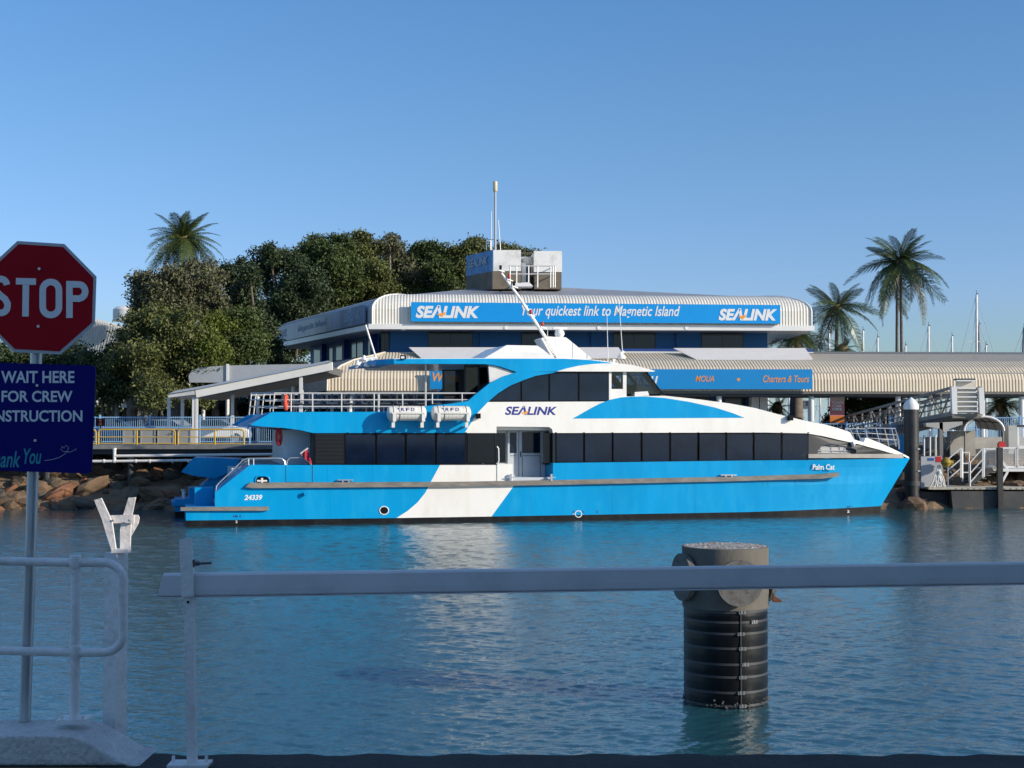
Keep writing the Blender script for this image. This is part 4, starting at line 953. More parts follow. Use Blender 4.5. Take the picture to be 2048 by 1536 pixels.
# eave board and soffit
b = MB(); x0 = sL-.25; x1 = bl(1628,652)[0]
pl_ = [(x0,-.12),(x1,-.12),(x1+.0,.5),(x1+.9,18),(sL-.25+vL.x*lenL-0.3,vL.y*lenL),(x0-.05,.4)]
b.plan(pl_, ze-.34, ze+.0); bb(b, 'eave', WHITE)
# upper walls
zw0 = 8.3; zw1 = ze-.345
swl = bl(790,690,2.2)[0]; swr = bl(1535,690,2.2)[0]
wl0 = Vector((sL+1.1,2.2,0)); wlb = wl0+vL*20
poly = [(wl0.x,2.2),(swr,2.2),(swr+.6,19),(wlb.x,wlb.y)]
b = MB(); b.plan(poly, 3.2, zw1); bb(b, 'wall', BWALL)
def win(x0, x1, y0=657, y1=699, t_=2.2, name='window', mull=1):
    b = MB(); b.prism(BF.pl([(x0,y0),(x1,y0),(x1,y1),(x0,y1)],t_), t_-.05, t_+.02); fo = bb(b, name, mat('window_frame_dark', (.02,.022,.03), .4))
    b = MB(); 
    n = mull+1
    for k in range(n):
        a = x0+1.2+(x1-x0-2.4)*k/n; c = x0+1.2+(x1-x0-2.4)*(k+1)/n-.8
        b = MB(); b.prism(BF.pl([(a,y0+1.2),(c,y0+1.2),(c,y1),(a,y1)],t_-.05), t_-.06, t_-.051); bb(b, 'pane', BDARK, fo)
for x0, x1 in ((856,946),(1043,1110),(1226,1311),(1403,1487)): win(x0, x1)
win(762,778)
# pale pilasters between windows
for x in (960,1182,1352):
    b = MB(); b.prism(BF.pl([(x,655),(x+9,655),(x+9,699),(x,699)],2.2), 2.05, 2.2); bb(b, 'pilaster', BWALL)
b = MB(); b.prism(BF.pl([(1120,697),(1625,699),(1625,704),(1120,702)],.4), .2, .5); bb(b, 'upper_band', BWALL2)
b = MB(); b.prism(BF.pl([(1120,702.5),(1625,704.5),(1625,710),(1120,708)],.3), .05, .6); bb(b, 'gutter_band', WHITE)
# left side wall openings
for i, k in enumerate((1.2,3.8,6.0,7.6,11.0,13.6,17.0)):
    p = wl0+vL*k; q_ = wl0+vL*(k+(1.1,.9,1.3,1.3,1.6,1.2,1.8)[i]); o_ = -inL*.04
    b = MB(); b.poly3([p+o_+Vector((0,0,zw0-1.2)), q_+o_+Vector((0,0,zw0-1.2)), q_+o_+Vector((0,0,zw1-.25)), p+o_+Vector((0,0,zw1-.25))],[p+Vector((0,0,zw0-1.2)), q_+Vector((0,0,zw0-1.2)), q_+Vector((0,0,zw1-.25)), p+Vector((0,0,zw1-.25))]); bb(b, 'side_window', BDARK)
for k in (2.8,9.6,15.5):
    p = wl0+vL*k-inL*.35; q_ = wl0+vL*(k+.5)-inL*.35
    b = MB(); b.poly3([p+Vector((0,0,3.2)),q_+Vector((0,0,3.2)),q_+Vector((0,0,zw1)),p+Vector((0,0,zw1))],[p+inL*.35+Vector((0,0,3.2)),q_+inL*.35+Vector((0,0,3.2)),q_+inL*.35+Vector((0,0,zw1)),p+inL*.35+Vector((0,0,zw1))]); bb(b, 'fin', BWALL2)
p = wl0+vL*5-inL*1.6; q_ = wl0+vL*13-inL*1.6; b = MB(); b.poly3([p+Vector((0,0,7.6)),q_+Vector((0,0,7.6)),q_+Vector((0,0,8.9)),p+Vector((0,0,8.9))],[x+inL*1.6 for x in (p+Vector((0,0,7.6)),q_+Vector((0,0,7.6)),q_+Vector((0,0,8.9)),p+Vector((0,0,8.9)))]); bb(b, 'side_balcony', BWALL2)
# lamps under the eave
for x in (1012,1197,1372):
    b = MB(True); p = BF.at(x,656,.1); b.tube([p+Vector((0,-.25,0)), p+Vector((-.2,1.3,.02))], .13, 14); bb(b, 'eave_drum_light', WHITE)
for x in (807,1207,1610):
    b = MB(); b.prism(BF.pl([(x-3,657),(x+4,657),(x+4,661),(x-3,661)],.2), 0, .3); bb(b, 'eave_spotlight', WHITE)
# upper signboard
def board(x0,y0,x1,y1,t_,m,name='signboard',th=.12):
    b = MB(); b.prism(BF.pl([(x0,y0),(x1,y0+(0 if x1-x0<50 else (x1-x0)*.008)),(x1,y1+(0 if x1-x0<50 else (x1-x0)*.006)),(x0,y1)],t_), t_, t_+th); return bb(b, name, m)
sb = board(822,604,1561,643,-.42,SIGNB,th=.10)
b = MB(); b.prism(BF.pl([(822,641.5),(1561,645.5),(1561,647),(822,643)],-.4), -.40, .0); b.prism(BF.pl([(829,608),(1550,613),(1550,616),(829,611)],-.3), -.30, .2); bb(b, 'board_bracket', DGREY, sb)
def btext(st, m, bx, t_, par, **k): return ftext(st, par, m, BF, bx, t_, M=IM, **k)
btext('SE\u039bLINK', PRINT, (831,611,959,636), -.421, sb, shear=.22, bold=.045, depth=.02)
btext('SE\u039bLINK', PRINT, (1437,617,1554,641), -.421, sb, shear=.22, bold=.045, depth=.02)
def bwing(bx, t_, par):
    x0,y0,x1,y1 = bx; q = lambda u, v: (x0+(x1-x0)*u, y0+(y1-y0)*v)
    b = MB(); b.prism(BF.pl([q(0,.55), q(.25,.35), q(1,0), q(.8,.45), q(.95,.5), q(.65,.7), q(.6,1), q(.35,.72)], t_), t_-.03, t_); bb(b, 'logo_bird', ORANGE, par)
bwing((873,624,893,634), -.425, sb); bwing((1475,629,1494,639), -.425, sb)
btext('Your quickest link to Magnetic Island', PRINT, (1043,612,1360,637.5), -.421, sb, shear=.28, bold=.012, depth=.015)
# faded side board
pA = Vector((sL,0,0))+vL*1.0-inL*.25; pB = Vector((sL,0,0))+vL*(lenL-.5)-inL*.25; h0 = ze+.1; h1 = ze+1.35
FADE = mat('faded_blue', (.05,.10,.22), .35, var=.5, scale=.8, dirt=(.25,.38,.55), dscale=.6, damt=.8, stretch=(1,1,.15))
b = MB(); b.poly3([pA+Vector((0,0,h0)),pB+Vector((0,0,h0)),pB+Vector((0,0,h1)),pA+Vector((0,0,h1))],[p+inL*.1 for p in (pA+Vector((0,0,h0)),pB+Vector((0,0,h0)),pB+Vector((0,0,h1)),pA+Vector((0,0,h1)))]); fb = bb(b, 'faded_board', FADE)
FL = mat('faded_letter', (.26,.36,.48), .5, var=.3)
for d0, wd, st in ((23.6,3.4,'SE\u039bLINK'),(17,8.0,'Magnetic Island'),(4.6,3.6,'SE\u039bLINK')):
    A_ = pA + vL*d0 - inL*.005 + Vector((0,0,h0+.35)); text(st, fb, FL, A_, -vL, (0,0,1), -inL, wd, .6, shear=.2, bold=.03, depth=.01, M=IM)
# ---- roof room with its rails and aerials
rr_ = thing('roof_plant_room', 'weathered white and brown roof room in two blocks with a small railing in front', 'roof structure', BF.w(*BF.at(1050,575,6)), BF.a, world=False)
IM2 = (Matrix.Translation(rr_.location) @ Matrix.Rotation(BF.a,4,'Z')).inverted() @ BF.M
BRN = mat('brown_wall', (.17,.14,.105), .85, var=.25, scale=1.5)
WEA = mat('weathered_white', (.82,.81,.77), .7, var=.05, scale=1, dirt=(.25,.2,.16), dscale=.9, damt=.5)
T6 = 7.
def blk(x0,y0,x1,y1,t0,t1,m,name):
    b = MB(); b.prism(BF.pl([(x0,y0),(x1,y0),(x1,y1),(x0,y1)],t0), t0, t1); return b.build(name, m, rr_, M=IM2)
blk(986,542,1042,578,T6,T6+6,BRN,'lower_wall'); blk(985,500,1042,542,T6-.05,T6+6,WEA,'upper_wall')
blk(1069,544,1123,578,T6,T6+6,BRN,'lower_wall'); blk(1068,502,1124,544,T6-.05,T6+6,WEA,'upper_wall')
blk(1042,552,1069,578,T6+1.5,T6+6,BRN,'middle_wall'); blk(1042,505,1068,506.5,T6,T6+.2,BRN,'cross_beam'); blk(1043,525,1052,570,T6+.6,T6+1.4,WEA,'duct'); blk(1053,528,1062,572,T6+.9,T6+1.3,MATS['window_black'],'doorway')
q = MB(True); q.lathe([(.25,-.7),(.35,-.3),(.5,-.1),(.5,0),(.0,0)], BF.at(1053,515,T6+1), 16); q.build('vent_cowl', WEA, rr_, M=IM2)
a = BF.at(985,500,T6-.06); c = BF.at(985,542,T6-.06); dl = Vector((-.50,1,0)).normalized()*4.0
b = MB(); b.poly3([a,c,c+dl,a+dl],[x+Vector((.06,0,0)) for x in (a,c,c+dl,a+dl)]); b.build('side_board', mat('side_board_blue', (.04,.19,.42), .4, var=.4, scale=1.2, dirt=(.2,.26,.33), dscale=1, damt=.7), rr_, M=IM2)
c2 = BF.at(985,578,T6-.06); b = MB(); b.poly3([c,c2,c2+dl,c+dl],[x+Vector((.3,0,0)) for x in (c,c2,c2+dl,c+dl)]); b.build('side_wall', BRN, rr_, M=IM2)
text('SEALINK', rr_, mat('side_letter', (.34,.42,.50), .5), a+dl*.88+Vector((-.03,-.012,-.95)), -dl.normalized(), (0,0,1), (-dl.y,dl.x,0), 2.9, .6, shear=.2, bold=.02, depth=.01, M=IM2)
b = MB(True); TT = 4.6
for x in (1020,1033,1057,1075,1101,1106,1110): b.tube([BF.at(x,532,TT),BF.at(x,575,TT)], .05, 6)
for y in (532,548): b.tube([BF.at(1018,y,TT),BF.at(1111,y,TT)], .045, 6); b.tube([BF.at(1111,y,TT),BF.at(1111,y,TT+2.2)], .045, 6)
b.build('railing', STEELRAIL, rr_, M=IM2)
b = MB(); b.prism(BF.pl([(1025,567),(1058,565),(1066,573),(1022,574)],TT-.2), TT-.4, TT+1); b.build('step_plinth', WHITE, rr_, M=IM2)
ma = thing('antenna_mast', 'tall thin mast with a cream drum aerial on top of the roof room', 'antenna', BF.w(*BF.at(991,500,T6+1)))
q = MB(True); q.tube([BF.w(*BF.at(990.5,500,T6+1)),BF.w(*BF.at(990.5,380,T6+1))], .085, 10); q.build('pole', mat('mast_grey', (.42,.42,.43), .5, .3), ma)
q = MB(True); c = BF.w(*BF.at(990.5,383,T6+1)); h_ = .38
q.lathe([(.14,0),(.16,.03),(.16,.34),(.14,.36),(.155,.38),(.16,.70),(.15,.72)], c, 14); q.build('drum', mat('drum_cream', (.66,.58,.38), .5), ma)
q = MB(True)
for x,y0 in ((983,422),(997,440)): q.tube([BF.w(*BF.at(x+(0 if x<990 else 4),500,T6+1.5)),BF.w(*BF.at(x,y0,T6+1.5))], .03, 6, r2=.015)
for x in (973,981): q.tube([BF.w(*BF.at(x,500,T6+2)),BF.w(*BF.at(x,478,T6+2))], .04, 6)
q.tube([BF.w(*BF.at(972,479,T6+2)),BF.w(*BF.at(990,479,T6+1.2))], .03, 6)
q.build('whip', STEELRAIL, ma)
# ---- lower awning roof
tA = -6.0
sA = bl(655,782,tA)[0]; sB = bl(2300,782,tA)[0]; za = bl(1100,782,tA)[1]; zb = bl(1100,706,-.6)[1]; HH = zb-za
z1 = bl(1100,752,tA+.5)[1]
prof2 = [(tA,za),(tA+.03,za+.35*HH*.8),(tA+.22,za+.50*HH*.85),(tA+.6,z1+.25),(tA+1.2,z1+.62),(tA+2.4,z1+1.05),(tA+3.6,z1+1.3),(-.6,zb)]
bb(corr(prof2, sA, sB, pitch=.20, amp=.026, ka=.62, kb=0, t0=tA), 'awning_roof', ROOFY)
b = MB(True); b.tube([Vector((sA+.62*(t_-tA)-.03,t_-.03,z)) for t_,z in prof2], .07, 6); bb(b, 'awning_trim', mat('trim_cream', (.66,.61,.50), .5))
rows = [[Vector((sA+.62*(t_-tA), t_, z)) for t_,z in prof2], [Vector((sA,tA,0))+vL*26+inL*(t_-tA)+Vector((0,0,z)) for t_,z in prof2]]
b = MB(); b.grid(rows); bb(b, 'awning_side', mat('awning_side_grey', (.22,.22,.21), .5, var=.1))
# ridge band and back slope of the walkway roof
sC = bl(1560,706,-.6)[0]
b = MB(); b.add([(sC,-.6,zb+.03),(sB,-.6,zb+.03),(sB,2.6,zb+.32),(sC,2.6,zb+.32),(sB,7,za),(sC,7,za)], [(0,1,2,3),(3,2,4,5)]); bb(b, 'walkway_roof', mat('ridge_grey', (.20,.20,.195), .6, var=.1), recalc=False)
b = MB(); b.box((sA,tA-.05,za-.16),(sB,tA+.12,za-.02)); bb(b, 'awning_gutter', mat('gutter_brown', (.16,.15,.13), .6))
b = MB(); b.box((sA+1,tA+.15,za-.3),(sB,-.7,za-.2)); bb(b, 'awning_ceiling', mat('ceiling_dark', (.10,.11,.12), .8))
# shade awnings (white, sloping)
SAIL = mat('shade_panel', (.72,.68,.64), .6, var=.04)
for (x0,x1,xb0,xb1,y0,y1,cu) in ((818,1237,842,1250,696,717,0),(1347,1610,1392,1626,697.5,720,1)):
    b = MB(); n = 12; rw = []
    for j in range(6):
        v = j/5; tq = -1.0-2.2*v
        rw.append([BF.at((x0+(x1-x0)*k/n)*(1-v)+(xb0+(xb1-xb0)*k/n)*v, y0+(y1-y0)*v+(1.2*math.sin(math.pi*k/n)*v), tq)+Vector((0,0,.0)) for k in range(n+1)])
    b.grid(rw); o = bb(b, 'shade_panel', SAIL, recalc=False); so_ = o.modifiers.new('solid','SOLIDIFY'); so_.thickness = .05
    b = MB(True)
    for x in (xb0+2,xb1-4): b.tube([BF.at(x,y1+1,-3.1),BF.at(x-2,y1+10,-3.6)], .03, 5)
    bb(b, 'panel_strut', DGREY)
# lower signboard
SIGN2 = mat('board_blue_low', (.001,.24,.58), .45, var=.03)
s2 = board(860,739,1625,778,tA-.45,SIGN2,th=.1) if False else None
b = MB(); b.prism(BF.pl([(860,738),(1625,738.5),(1625,778.5),(860,778)],tA-.4), tA-.40, tA-.30); s2 = bb(b, 'signboard', SIGN2)
btext('Whale Watching', ORANGE, (865,745,1010,769), tA-.401, s2, shear=.25, bold=.015, depth=.012)
btext('sealink.com.au', PRINT, (1130,744.5,1316,768), tA-.401, s2, shear=.25, bold=.012, depth=.012)
btext('MOUA', ORANGE, (1391,751.5,1428,763.5), tA-.401, s2, shear=.28, bold=.006, depth=.012)
btext('Charters & Tours', ORANGE, (1526,751,1618,764.5), tA-.401, s2, shear=.28, bold=.006, depth=.012)
for x in (1477,1080): 
    q = MB(); q.prism(BF.pl(arc(x,759,3.2,3.2,0,360,12)[:-1],tA-.401), tA-.41, tA-.401); bb(q, 'dot', ORANGE, s2)
# ground floor: dark blue glazed front, columns
b = MB(); g0 = bl(700,790,-1.5)[0]; g1 = bl(1503,790,-1.5)[0]; b.box((g0,-1.4,3.2),(g1,2.1,za-.31)); bb(b, 'ground_floor_wall', BWALL)
for x0,x1 in ((720,800),(815,880),(960,1060),(1240,1300),(1330,1420),(1448,1490)):
    b = MB(); b.prism(BF.pl([(x0,787),(x1,787),(x1,868),(x0,868)],-1.4), -1.46, -1.38); fo = bb(b, 'shopfront', MATS['window_frame_dark'])
    b = MB(); b.prism(BF.pl([(x0+2,789),(x1-2,789),(x1-2,866),(x0+2,866)],-1.46), -1.47, -1.461); bb(b, 'pane', BDARK, fo)
col0 = None
for i, x in enumerate((700,870,1000,1180,1313,1438,1622.5,1796,1964,2043,2150)):
    p = BF.at(x,790,tA+.5); r_ = .17 if x != 2043 else .22
    if col0 is None:
        q = MB(True); q.lathe([(.17,0),(.17,za-3.2-.25)], (0,0,0), 16); col0 = q.build('column', WHITE, main)
        q = MB(); q.box((-.25,-.25,0),(.25,.25,.12)); cb = q.build('column_foot', CONC, col0); c = col0; 
    else:
        c = col0.copy(); COL.objects.link(c); c.parent = main
    c.location = IM @ Vector((p.x,p.y,3.2))
# cabinets and signs under the walkway
t = thing('wall_cabinet', 'white two-door service cabinet standing under the walkway roof', 'cabinet', BF.w(*BF.at(1520,860,-3)), BF.a, world=True)
q = MB()
A_ = BF.at(1503,793,-3); B_ = BF.at(1535,868,-3); q.box((A_.x,-3.0,3.2),(B_.x,-2.2,A_.z)); q.build('case', WHITE, t, M=BF.M)
q = MB(); q.box(((A_.x+B_.x)/2-.02,-3.02,3.3),((A_.x+B_.x)/2+.02,-3.0,A_.z-.05)); q.build('door_gap', DGREY, t, M=BF.M)
t = thing('hire_banner', 'pink and orange town car hire banner standing under the walkway roof', 'banner', BF.w(*BF.at(1675,850,-4.5)), BF.a)
for (y0,y1,c,nm) in ((790,802,mat('banner_top', (.66,.50,.44), .6),'banner_top'),(802,832,mat('banner_pink', (.62,.20,.17), .6, var=.1),'banner_panel'),(832,846,mat('banner_orange', (.62,.18,.03), .6),'banner_foot')):
    q = MB(); q.prism(BF.pl([(1660,y0),(1689,y0),(1689,y1),(1660,y1)],-4.5), -4.5, -4.44); bo = q.build(nm, c, t, M=BF.M)
for st, y in (('TOWN',802),('CAR',808.5),('HIRE',815)): ftext(st, t, PRINT, BF, (1662.5 if st=='TOWN' else 1665,y+.5,1687 if st=='TOWN' else 1684,y+5.8), -4.501, bold=.04, depth=.01, M=BF.M)
t = thing('gate_number_sign', 'small white sign with the figure 2 beside a walkway column', 'sign', BF.w(*BF.at(1615,830,-4.0)), BF.a)
q = MB(); q.prism(BF.pl([(1607,801),(1628,801),(1628,818),(1607,818)],-4), -4, -3.9); q.prism(BF.pl([(1616,818),(1618,818),(1618,870),(1616,870)],-3.95), -3.95, -3.9); q.build('panel', WHITE, t, M=BF.M)
ftext('2', t, NAVY, BF, (1611,803,1616,811), -4.001, bold=.03, depth=.01, M=BF.M)
# ================================================================== JETTY AND LEFT QUAY
ZQ = 3.2
YJ = 76.0
zj = P(300,890,YJ).z
t = thing('jetty', 'long grey service jetty deck running along the top of the rock bank', 'jetty', (-10,YJ+1.5,0))
xl, xr = -60.0, P(560,890,YJ).x
DECKG = mat('deck_edge_grey', (.20,.20,.195), .85, var=.2, scale=2)
b = MB(); b.box((xl,YJ,zj-.22),(xr,YJ+4.6,zj)); b.build('deck', DECKG, t)
b = MB(); b.box((xl,YJ+.3,zj-.5),(xr,YJ+.55,zj-.222)); b.build('beam', DGREY, t)
for x in np.arange(-34,-12,4.5):
    b = MB(True); b.tube([(x,YJ+.42,-1),(x,YJ+.42,zj-.5)], .16, 10); b.build('jetty_pile', DGREY, t)
PIPE = mat('white_pipe', (.78,.76,.72), .4, var=.06, scale=2, dirt=(.5,.45,.38), dscale=2, damt=.4)
t = thing('service_pipes', 'pair of white service pipes running along under the jetty deck', 'pipes', P(330,915,75.9))
def wp(px,py,Y=75.9): return P(px,py,Y)
b = MB(True); b.tube([wp(229,899),wp(229,924)], .085, 10); b.tube([wp(229,912),wp(600,908)], .075, 10); b.tube([wp(-200,923),wp(229,922.5),wp(600,918)], .075, 10); b.build('pipe', PIPE, t)
b = MB(True)
for x in (208,229,272,300,345,377,405,440): b.tube([wp(x-1.5,922.3),wp(x+1.5,922.3)], .105, 10)
b.tube([wp(229,896),wp(229,900)], .11, 10); b.build('coupling', PIPE, t)
YELP = mat('rail_yellow', (.62,.40,.05), .5, var=.08, scale=2)
Yr = YJ+.25
def wr(px,py): return P(px,py,Yr)
for (x0,x1,xm,lab) in ((197,350,274,'yellow tubular barrier section in front of the first metal crates'),(356,488,430,'yellow tubular barrier section right of the metal crates'),(120,192,None,'yellow tubular barrier section showing just right of the blue sign')):
    t = thing('yellow_barrier', lab, 'barrier', wr((x0+x1)/2,889))
    b = MB(True); b.tube([wr(x0,889)]+[wr(a,c) for a,c in arc(x0+7,866,7,7,180,270,5)]+[wr(a,c) for a,c in arc(x1-7,866,7,7,270,360,5)]+[wr(x1,889)], .042, 8); b.build('frame', YELP, t)
    b = MB(True); b.tube([wr(x0,874),wr(x1,874)], .03, 6); b.build('mid_rail', YELP, t)
    b = MB(True); b.tube([wr(x0,887),wr(x1,887)], .03, 6); b.build('lower_rail', YELP, t)
    if xm: b = MB(True); b.tube([wr(xm,860),wr(xm,889)], .045, 6); b.build('post', YELP, t)
CRT = mat('crate_aluminium', (.42,.41,.38), .5, .35, var=.12, scale=2, dirt=(.25,.23,.2), dscale=2, damt=.6)
crate_lab = ('leftmost grey metal luggage crate behind the yellow barrier','grey metal luggage crate second from the left on the jetty','grey metal luggage crate numbered 12 on the jetty','rightmost grey metal luggage crate behind the yellow barrier')
for i,(x0,x1) in enumerate(((245,271),(280,311),(314,348),(355,382))):
    p0 = P(x0,890,YJ+1.6); p1 = P(x1,858,YJ+1.6)
    t = thing('luggage_crate', crate_lab[i], 'crate', ((p0.x+p1.x)/2,YJ+2,zj), 0, 'grey luggage crates on the jetty')
    b = MB(); b.box((p0.x,YJ+1.6,zj+.06),(p1.x,YJ+2.7,p1.z-.05)); b.build('body', CRT, t)
    b = MB(); b.box((p0.x-.03,YJ+1.57,p1.z-.05),(p1.x+.03,YJ+2.73,p1.z+.03)); b.build('lid', CRT, t)
    b = MB()
    for xx in (p0.x+.02,p1.x-.06): b.box((xx,YJ+1.56,zj),(xx+.04,YJ+1.598,p1.z-.06))
    b.box((p0.x,YJ+1.56,zj+.45),(p1.x,YJ+1.597,zj+.48)); b.build('corner_frame', ALU, t)
    if i == 2: text('12', t, DGREY, P(337,870,YJ+1.55), (1,0,0),(0,0,1),(0,-1,0), .16,.12, bold=.02, depth=.01)
# pale blue picket fences
FB = mat('fence_blue', (.26,.46,.70), .5, var=.06)
def fence(name, lab, A, B, ht, posts=(), pitch=.12, rails=(.12,.62,.97)):
    A = Vector(A); B = Vector(B); d = B-A; ln = d.length; d.normalize()
    t = thing(name, lab, 'fence', (A+B)/2)
    b = MB(); n = int(ln/pitch)
    for k in range(n+1):
        p = A+d*(ln*k/n); b.bar(p+Vector((0,0,.08)), p+Vector((0,0,ht)), .025, .025)
    o = b.build('pickets', FB, t, kind='stuff')
    for r_ in rails: b = MB(); b.bar(A+Vector((0,-.03,ht*r_)), B+Vector((0,-.03,ht*r_)), .04, .05); b.build('rail', FB, t)
    for k in range(posts+1):
        p = A+d*(ln*k/posts); b = MB(); b.bar(p+Vector((0,-.05,0)), p+Vector((0,-.05,ht+.1)), .09, .09); b.build('post', FB, t)
fz = P(300,885,80.8).z
fence('picket_fence', 'pale blue picket fence behind the jetty on the left', (P(-300,885,80.8).x,80.8,ZQ), (P(600,885,80.8).x,80.8,ZQ), P(300,833,80.8).z-ZQ, 9)
fence('picket_fence', 'pale blue picket fence behind the pontoon on the right', (P(1780,885,82.6).x,82.6,ZQ), (P(2300,885,82.6).x,82.6,ZQ), P(1900,834,82.6).z-ZQ, 6)
fence('picket_fence', 'pale blue picket fence seen between the walkway columns beyond the bow', (P(1560,860,84).x,84,ZQ), (P(1760,860,84).x,84,ZQ), 1.25, 3, pitch=.22)
# black signal lamp on the jetty
t = thing('signal_lamp', 'black two-lamp signal head on a short post beside the blue sign edge', 'signal', P(201,862,YJ+.3))
b = MB(True); p = P(201,836,YJ+.3); b.box((p.x-.22,YJ+.2,P(0,852,YJ).z),(p.x+.22,YJ+.5,P(0,837,YJ).z)); b.build('head', WFRAME, t)
b = MB(True); b.tube([P(201,889,YJ+.35),P(201,852,YJ+.35)], .05, 8); b.build('post', DGREY, t)
for y in (841,848): b = MB(True); q_ = P(201,y,YJ+.2); b.tube([q_,q_+Vector((0,-.06,0))], .08, 10); b.build('lens', mat('lens_dark', (.12,.02,.02), .2), t)
# open shelter with the long sloping roof, left of the terminal
t = thing('sloping_shelter', 'white steel shelter with a long sloping roof beam rising to the right', 'shelter', P(430,860,79))
def w_(px,py,Y=79.3): return P(px,py,Y)
b = MB(); A = [w_(390,779),w_(664,724),w_(664,740),w_(393,795)]; b.poly3(A,[p+Vector((0,.35,0)) for p in A]); b.build('fascia_beam', mat('beam_cream', (.85,.82,.74), .5, var=.04), t)
b = MB(); A = [w_(392,789),w_(660,732),w_(655,745),w_(398,797)]; A = [p+Vector((0,.36,0)) for p in A]; b.poly3(A,[p+Vector((0,6,.0)) for p in A]); b.build('roof_underside', mat('under_grey', (.16,.16,.16), .8), t)
b = MB(); A = [w_(336,789),w_(388,780),w_(390,789),w_(337,795)]; b.poly3(A,[p+Vector((.0,6,0)) for p in A]); A = [w_(336,788,79.2),w_(390,779,79.2),w_(664,723.5,79.2)]; b.add(A+[p+Vector((-1.0,6,.35)) for p in A],[(0,1,4,3),(1,2,5,4)]); b.build('roof', mat('roof_white', (.60,.60,.58), .6), t)
for x,Y_,y0 in ((338,83,795),(365,83,790),(388,79.5,795),(393,79.5,795),(465,82,780),(602,79.5,745),(604,84,750)):
    b = MB(); a = P(x,y0,Y_); b.box((a.x-.09,Y_-.06,ZQ),(a.x+.09,Y_+.06,a.z)); b.build('post', WHITE, t)
# low rounded canopy between the shelter and the terminal
t = thing('rounded_canopy', 'long low grey canopy with a rounded left end, above the sloping shelter beam', 'canopy', P(500,860,92))
pr2 = [(P(384,0,92).x, P(0,765,92).z),(P(382,0,92).x,P(0,752,92).z),(P(388,0,92).x,P(0,741,92).z),(P(402,0,92).x,P(0,735,92).z),(P(457,0,92).x,P(0,731,92).z),(P(660,0,92).x,P(0,727,92).z),(P(660,0,92).x,P(0,765,92).z)]
b = MB(); b.prism(pr2, 92, 96.5); b.build('fascia', mat('canopy_grey', (.40,.42,.44), .5, var=.06), t)
b = MB(); b.prism([(P(457,0,91.9).x,P(0,766,92).z),(P(457,0,91.9).x,P(0,728,92).z),(P(462,0,91.9).x,P(0,728,92).z),(P(462,0,91.9).x,P(0,766,92).z)], 91.9, 91.99); b.build('seam', WHITE, t)
for x in (412,460,520,590): b = MB(True); b.tube([(P(x,0,93).x,93,ZQ),(P(x,0,93).x,93,P(0,765,92).z)], .12, 8); b.build('post', WHITE, t)
# white van-like cars behind the fence
def car(lab, x, y, rz, m, sc=1., nm='parked_car'):
    t = thing(nm, lab, 'car', (x,y,ZQ), rz, world=False)
    b = MB(); prof = [(-2.1,.35),(-2.15,.85),(-1.95,1.05),(-1.5,1.1),(-1.0,1.48),(.5,1.52),(1.15,1.12),(2.0,.92),(2.2,.7),(2.2,.35)]
    b.prism([(a*sc,c*sc) for a,c in prof], -.85, .85); o = b.build('body', m, t); bv = o.modifiers.new('b','BEVEL'); bv.width = .09; bv.segments = 2
    b = MB(); b.prism([(-1.4*sc,1.1*sc),(-.98*sc,1.42*sc),(.46*sc,1.46*sc),(1.02*sc,1.12*sc)], -.87, .87); b.build('window', BDARK, t)
    for sx in (-1.35,1.35):
        for sy in (-.8,.8): b = MB(True); b.tube([(sx*sc,sy-.1,.33),(sx*sc,sy+.1,.33)], .33, 14); wh = b.build('wheel', DGREY, t); b = MB(True); b.tube([(sx*sc,sy-.12,.33),(sx*sc,sy+.12,.33)], .2, 10); b.build('rim', ALU, wh)
car('white hatchback parked behind the blue fence, under the sloping shelter', P(430,850,88).x, 88, .1, WHITE)
car('silver car parked behind the blue fence, left of the shelter posts', P(330,850,90).x, 90, 2.9, mat('car_silver', (.45,.47,.5), .3, .5))
car('dark blue car parked behind the blue fence near the signal', P(225,850,89).x, 89, .2, mat('car_blue', (.02,.05,.12), .3))
# small cream kiosk among the trunks
t = thing('kiosk', 'small cream kiosk with one dark window among the tree trunks', 'kiosk', P(276,850,94))
b = MB(); a = P(255,815,94); c = P(293,850,94); b.box((a.x,94,ZQ),(c.x,97,a.z)); b.build('wall', mat('kiosk_cream', (.66,.60,.45), .8), t)
b = MB(); b.prism([(P(249,0,93.7).x,a.z),(P(299,0,93.7).x,a.z),(P(291,0,93.7).x,a.z+.55),(P(258,0,93.7).x,a.z+.55)], 93.6, 97.2); b.build('roof', WHITE, t)
b = MB(); b.box((P(268,0,94).x,93.95,ZQ+1.0),(P(281,0,94).x,94.0,ZQ+1.9)); b.build('window', BDARK, t)
# white hall far behind the trees
t = thing('white_hall', 'distant white hall with a sloping ribbed roof and round turret, behind the left trees', 'building', P(230,690,190))
b = MB(); A = [P(120,700,190),P(100,640,190),P(190,637,190),P(262,650,190),P(300,700,190)]; A = [Vector((p.x,190,max(p.z,3.2))) for p in A]
HW = mat('hall_white', (.74,.73,.70), .6, var=.04)
b.poly3([Vector((P(90,0,190).x,190,3.2)),Vector((P(300,0,190).x,190,3.2)),Vector((P(300,640,190).x,190,P(300,668,190).z)),Vector((P(190,637,190).x,190,P(190,637,190).z)),Vector((P(90,0,190).x,190,P(90,636,190).z))],
        [Vector((P(90,0,190).x,215,3.2)),Vector((P(300,0,190).x,215,3.2)),Vector((P(300,640,190).x,215,P(300,668,190).z)),Vector((P(190,637,190).x,215,P(190,637,190).z)),Vector((P(90,0,190).x,215,P(90,636,190).z))]); b.build('wall', HW, t)
b = MB()
for k in range(26):
    x = 150+k*5; a = P(x,640+max(0,(x-190)*.28),189.8); c = P(x-14,700,189.8); b.bar(a,c,.12,.12)
